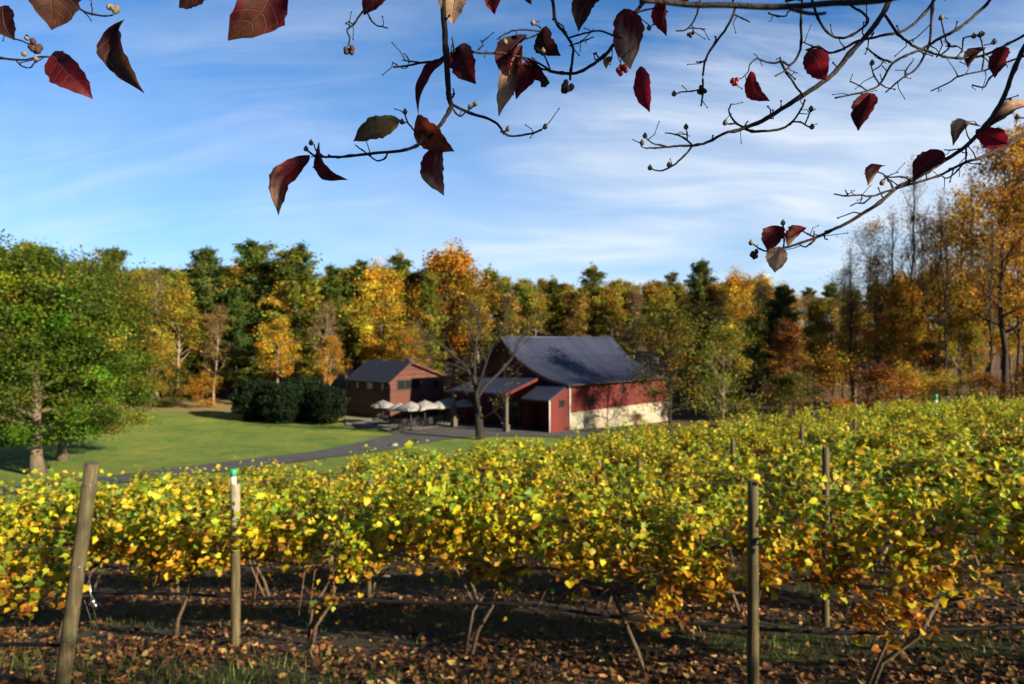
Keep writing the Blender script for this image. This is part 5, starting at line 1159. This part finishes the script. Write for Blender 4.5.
br([(936, -20), (932, 10), (930, 40), (924, 56), (915, 70), (905, 76), (895, 84), (886, 92)], 1.5, 1.42, 3.0, 1.4, pre=[])
br([(868, 91), (860, 86), (852, 82), (850, 82)], 1.42, 1.42, 1.5, 1.1); br([(880, 84), (874, 76), (871, 65)], 1.42, 1.42, 1.7, 1.2, buds=B((872, 63), d=1.42))
br([(893, 63), (885, 60), (880, 66), (872, 71)], 1.44, 1.42, 1.6, 1.2); br([(905, 78), (906, 70), (912, 62)], 1.45, 1.45, 1.6, 1.2); br([(866, 48), (880, 58), (890, 62)], 1.42, 1.42, 1.8, 1.6)
br([(884, 14), (898, 34), (908, 42), (915, 47), (930, 52), (944, 57)], 1.42, 1.48, 2.6, 2.2)
br([(944, 57), (958, 58), (976, 57), (992, 52), (1008, 44), (1030, 32)], 1.48, 1.5, 2.2, 2.8); br([(956, 58), (962, 50), (964, 38), (974, 36)], 1.48, 1.48, 1.8, 1.3, buds=B((974, 36), (982, 34), d=1.48)); br([(940, 56), (950, 46), (946, 40), (942, 24), (942, 19)], 1.48, 1.48, 1.8, 1.2, buds=B((941, 18), d=1.48))
br([(946, 46), (955, 46), (962, 49)], 1.48, 1.48, 1.5, 1.1)
br([(1040, 50), (1024, 56), (1010, 61), (985, 70), (960, 76), (948, 83), (931, 91)], 1.5, 1.46, 2.2, 1.3); br([(958, 77), (956, 72)], 1.47, 1.47, 1.5, 1.0); br([(1006, 64), (990, 78), (984, 87), (972, 85)], 1.5, 1.48, 1.8, 1.4); br([(982, 70), (984, 55), (982, 44), (980, 36)], 1.48, 1.48, 1.7, 1.2, buds=B((980, 35), (994, 42), d=1.48))
# low right branch
br([(1050, 0), (1034, 30), (1022, 52), (1014, 70), (1006, 92), (998, 108), (985, 126), (966, 146), (945, 160), (928, 171), (910, 181), (895, 189), (880, 202), (862, 214), (845, 224), (828, 232), (815, 238)], 1.52, 1.38, 5.0, 3.2, pre=[(1.62, 1.5, .84)])
br([(815, 238), (800, 243), (784, 248), (768, 251), (760, 249), (753, 244)], 1.38, 1.36, 3.0, 1.4, buds=B((751, 243), d=1.36))
br([(1060, 112), (1040, 124), (1020, 136), (999, 148), (980, 158), (966, 162), (950, 170), (938, 176), (915, 183), (897, 188)], 1.55, 1.42, 3.4, 2.4)
br([(894, 189), (882, 193), (872, 196), (858, 195), (846, 196), (834, 194)], 1.4, 1.38, 2.4, 1.4); br([(872, 196), (864, 203), (857, 203), (850, 206)], 1.39, 1.38, 2.0, 1.2); br([(848, 195), (845, 190)], 1.38, 1.38, 1.6, 1.0)
br([(912, 180), (902, 177), (890, 177), (883, 174), (876, 171)], 1.41, 1.4, 2.0, 1.4); br([(893, 188), (889, 180), (884, 176)], 1.4, 1.4, 2.2, 1.6, buds=B((882, 183), d=1.4))
br([(815, 239), (810, 244), (805, 247), (800, 245)], 1.38, 1.38, 2.2, 1.4); br([(816, 238), (808, 234), (800, 230), (788, 227)], 1.38, 1.37, 2.0, 1.4); br([(814, 237), (814, 231)], 1.38, 1.38, 1.6, 1.2)
br([(783, 249), (784, 240), (783, 224)], 1.37, 1.37, 1.8, 1.6, buds=B((783, 223), d=1.37)); br([(966, 147), (966, 155), (966, 162)], 1.45, 1.44, 1.8, 1.6); br([(964, 148), (952, 150), (944, 150)], 1.45, 1.45, 1.4, 1.2); br([(966, 161), (958, 170), (948, 178), (942, 176)], 1.45, 1.43, 1.8, 1.3)
br([(980, 126), (970, 124)], 1.46, 1.46, 1.3, 1.0); br([(1030, 118), (1018, 118)], 1.5, 1.5, 1.8, 1.4, buds=B((1017, 117), d=1.5))

br([(522, 38), (512, 39), (505, 41)], 1.18, 1.18, 1.3, 1.0); br([(418, 134), (420, 132), (420, 130)], 1.11, 1.11, 1.2, 1.0); br([(408, 122), (404, 123), (402, 122)], 1.11, 1.11, 1.2, 1.0)
br([(500, 132), (506, 131), (508, 129)], 1.14, 1.14, 1.4, 1.0); br([(541, 130), (545, 127)], 1.16, 1.16, 1.6, 1.2); br([(645, 148), (641, 146), (642, 143)], 1.28, 1.28, 1.2, 1.0); br([(886, 177), (883, 180), (882, 183)], 1.4, 1.4, 1.2, 1.0)
br([(984, 45), (990, 44), (994, 42)], 1.48, 1.48, 1.2, 1.0); br([(972, 37), (978, 35), (982, 34)], 1.48, 1.48, 1.2, 1.0); br([(614, 44), (618, 56), (621, 64)], 1.21, 1.21, 1.3, 1.0); br([(612, 46), (612, 52), (612, 57)], 1.21, 1.21, 1.0, .8); br([(742, 78), (738, 79), (735, 80)], 1.28, 1.28, 1.2, .9); br([(757, 58), (750, 64), (748, 72), (742, 78)], 1.29, 1.28, 1.4, 1.1)
# leaves
MA, DK, CR, TN, BR, RU, OL = (.13, .009, .018), (.035, .007, .008), (.26, .007, .018), (.52, .32, .20), (.11, .045, .026), (.22, .035, .015), (.22, .14, .055)
def leaf(base, tip, width, D, c1, c2, roll=25, fold=.25, curl=.2, dz=0.0, label=None, seed=0, mix=.6):
    rr = np.random.default_rng(int(base[0] * 7 + base[1] * 13 + 1000)); a0 = np.array(at(*base, D)); a1 = np.array(at(*tip, D + dz)); ax = a1 - a0; Ln = np.linalg.norm(ax); ax = ax / Ln
    view = -a0 / np.linalg.norm(a0); n0 = view - ax * np.dot(view, ax); n0 /= np.linalg.norm(n0); s0 = np.cross(ax, n0)
    c, s_ = math.cos(R(roll)), math.sin(R(roll)); nn = n0 * c + s0 * s_; side = np.cross(ax, nn)
    Wm = .83 * width * D / F / 2 / max(.35, abs(c)); fold = fold * 1.35; curl = curl * 1.5; ns, ntt = 18, 9; V = []; lam = []; col = []
    ph = rr.uniform(0, 6, 4); c1 = np.array(c1); c2 = np.array(c2); curlside = rr.uniform(-.45, .45); swy = rr.choice([-1, 1]) * rr.uniform(.03, .11)
    for i in range(ns + 1):
        t = i / ns
        wdt = (math.sin(PI * min(1, t ** .92)) ** .72) * (1 - .10 * t) * (1 - .45 * max(0, (t - .82) / .18)) * 1.06; wdt = max(wdt * Wm, .0008 if t in (0, 1) else 0)
        bend = -curl * Ln * (t - .5) ** 2 * 1.6 + curl * Ln * .15; mid_off = swy * Ln * math.sin(t * PI) + .02 * Ln * math.sin(t * 7 + ph[3])
        for j in range(ntt):
            u = (j / (ntt - 1)) * 2 - 1; ragged = 1 + .05 * math.sin(t * 40 + ph[0] + u) * (abs(u) > .9) + rr.normal(0, .03) * (abs(u) > .9)
            h_ = fold * abs(u) ** 1.3 * wdt + bend + .09 * wdt * math.sin(t * 17 + ph[1] + (2 if u > 0 else 0)) * abs(u) ** 2 + curlside * wdt * u * t
            V.append(a0 + ax * (t * Ln) + side * (u * wdt * ragged + mid_off) + nn * h_ - np.array(o0)); lam.append((u, t, 0))
            k_ = np.clip((t - mix) * 1.5 + .45 + .30 * math.sin(u * 3 + ph[2] + t * 5) + .25 * math.sin(u * 9 + t * 4 + ph[1]) - .25 * (abs(u) > .75) + rr.normal(0, .08), 0, 1); col.append(c1 * (1 - k_) + c2 * k_)
    Fc = [(i * ntt + j, i * ntt + j + 1, (i + 1) * ntt + j + 1, (i + 1) * ntt + j) for i in range(ns) for j in range(ntt - 1)]
    o = link('leaf', np_mesh('leaf', np.array(V), Fc, M['dogleaf'], np.array(col), lam, True), dog)
    if label: o['label'] = label
    return o
leaf((2, 4), (13, 39), 26, 1.05, DK, DK, 30)
leaf((62, -34), (50, 28), 58, 1.06, DK, BR, 10, .2)
leaf((118, 16), (139, 90), 32, 1.08, DK, BR, 35, .45, .3, label='long dark brown leaf with a pale lower half')
leaf((48, 53), (89, 98), 34, 1.05, MA, MA, 20, .35)
leaf((212, -8), (178, 7), 22, 1.1, DK, BR, 35)
leaf((278, -34), (229, 40), 52, 1.05, MA, BR, 10, .15)
leaf((380, -22), (364, 14), 24, 1.15, MA, DK, 20)
leaf((307, 153), (275, 213), 26, 1.08, MA, TN, 25, .3, .25, mix=.8, label='maroon leaf with a tan tip hanging at the branch end')
leaf((315, 144), (343, 182), 11, 1.08, MA, DK, 62, .5, .3)
leaf((399, 118), (352, 139), 27, 1.1, OL, BR, 30, .3)
leaf((416, 115), (453, 151), 30, 1.11, RU, RU, 25, .4)
leaf((434, 144), (442, 195), 30, 1.12, MA, TN, 15, .3, mix=.75)
leaf((446, 52), (412, 108), 15, 1.13, MA, DK, 50, .4, .5)
leaf((456, 44), (473, 83), 32, 1.13, DK, MA, 25, .4, .4)
leaf((452, -18), (452, 23), 32, 1.11, TN, TN, 15, .3, label='pale tan sunlit leaf at the top of the main branch')
leaf((488, -26), (494, 13), 28, 1.14, RU, MA, 15, .3)
leaf((528, -14), (531, 4), 12, 1.16, DK, DK, 30)
leaf((524, 31), (504, 82), 25, 1.17, DK, MA, 35, .5, .3); leaf((520, 42), (498, 114), 24, 1.175, MA, TN, 30, .45, .2, mix=.4); leaf((518, 58), (512, 95), 15, 1.18, MA, MA, 50, .4)
leaf((534, 58), (516, 98), 25, 1.18, MA, MA, 25, .3); leaf((530, 58), (548, 84), 14, 1.19, MA, DK, 45, .5)
leaf((541, 27), (558, 56), 26, 1.18, DK, DK, 20, .3, .4)
leaf((600, -12), (577, 29), 24, 1.2, DK, BR, 30, .35)
leaf((624, 7), (630, 68), 36, 1.21, MA, TN, 15, .3, .15, mix=.65, label='large maroon and tan leaf with a pale midrib')
leaf((638, 66), (647, 112), 18, 1.22, CR, CR, 35, .35)
leaf((668, -8), (664, 35), 15, 1.22, CR, MA, 45, .4); leaf((690, -12), (680, 3), 20, 1.2, MA, MA, 20); leaf((652, -12), (642, 4), 22, 1.2, CR, MA, 20)
leaf((808, 50), (826, 80), 30, 1.33, MA, CR, 15, .25, .2); leaf((749, 72), (768, 102), 19, 1.28, CR, MA, 30, .35)
leaf((869, 91), (857, 129), 24, 1.42, MA, DK, 25, .5, .3); leaf((1003, 46), (993, 77), 17, 1.48, MA, MA, 30, .4); leaf((986, 46), (967, 66), 12, 1.48, DK, BR, 45, .4)
leaf((976, 121), (952, 141), 15, 1.46, TN, DK, 40, .5, .5); leaf((976, 131), (1007, 146), 24, 1.48, CR, CR, 20, .3); leaf((1030, 100), (987, 124), 17, 1.5, TN, DK, 40, .5, .3, mix=.4)
leaf((943, 150), (914, 177), 26, 1.43, MA, MA, 20, .2, .1); leaf((883, 163), (866, 183), 11, 1.4, CR, TN, 50, .5, .4)
leaf((783, 226), (768, 251), 24, 1.37, MA, MA, 25, .4, label='maroon leaf at the lowest tip of the right branch'); leaf((778, 246), (774, 272), 25, 1.36, TN, TN, 15, .35, .3, label='pale dry leaf hanging lowest at the right branch tip'); leaf((804, 225), (787, 246), 18, 1.37, CR, TN, 35, .5, .4, mix=.7)
leaf((612, 56), (606, 68), 9, 1.21, BR, OL, 35)
# berry clusters and dry seed heads
def cluster(px, py, D, r_, mat, name, n_, label=None):
    rr = np.random.default_rng(int(px)); b = MB(); c = at(px, py, D) - o0; s_ = r_ * D / F
    for k_ in range(n_):
        d_ = Vector(rr.normal(size=3)).normalized()
        b.ball(c + d_ * s_ * .65, s_ * .42, 7, 5, 1.2); b.tube([c, c + d_ * s_ * 1.1], [s_ * .3, .0006], 5)
    o = b.build(name, mat, dog)
    if label: o['label'] = label
cluster(622, 70, 1.21, 6, M['berry'], 'berry_cluster', 8, 'small red berry cluster under the large leaf'); cluster(734, 81, 1.28, 5, M['berry'], 'berry_cluster', 7)
cluster(349, 50, 1.15, 6, M['seed'], 'seed_head', 8); cluster(36, 46, 1.08, 7, M['seed'], 'seed_head', 8); cluster(567, 87, 1.18, 7, M['seed'], 'seed_head', 9); cluster(702, 90, 1.25, 5, M['seed'], 'seed_head', 7)
cluster(691, 34, 1.25, 4, M['seed'], 'seed_head', 6); cluster(755, 254, 1.36, 5, M['seed'], 'seed_head', 7); cluster(544, 82, 1.18, 5, M['seed'], 'seed_head', 7); cluster(113, 9, 1.08, 6, M['bud'], 'flower_bud', 7)
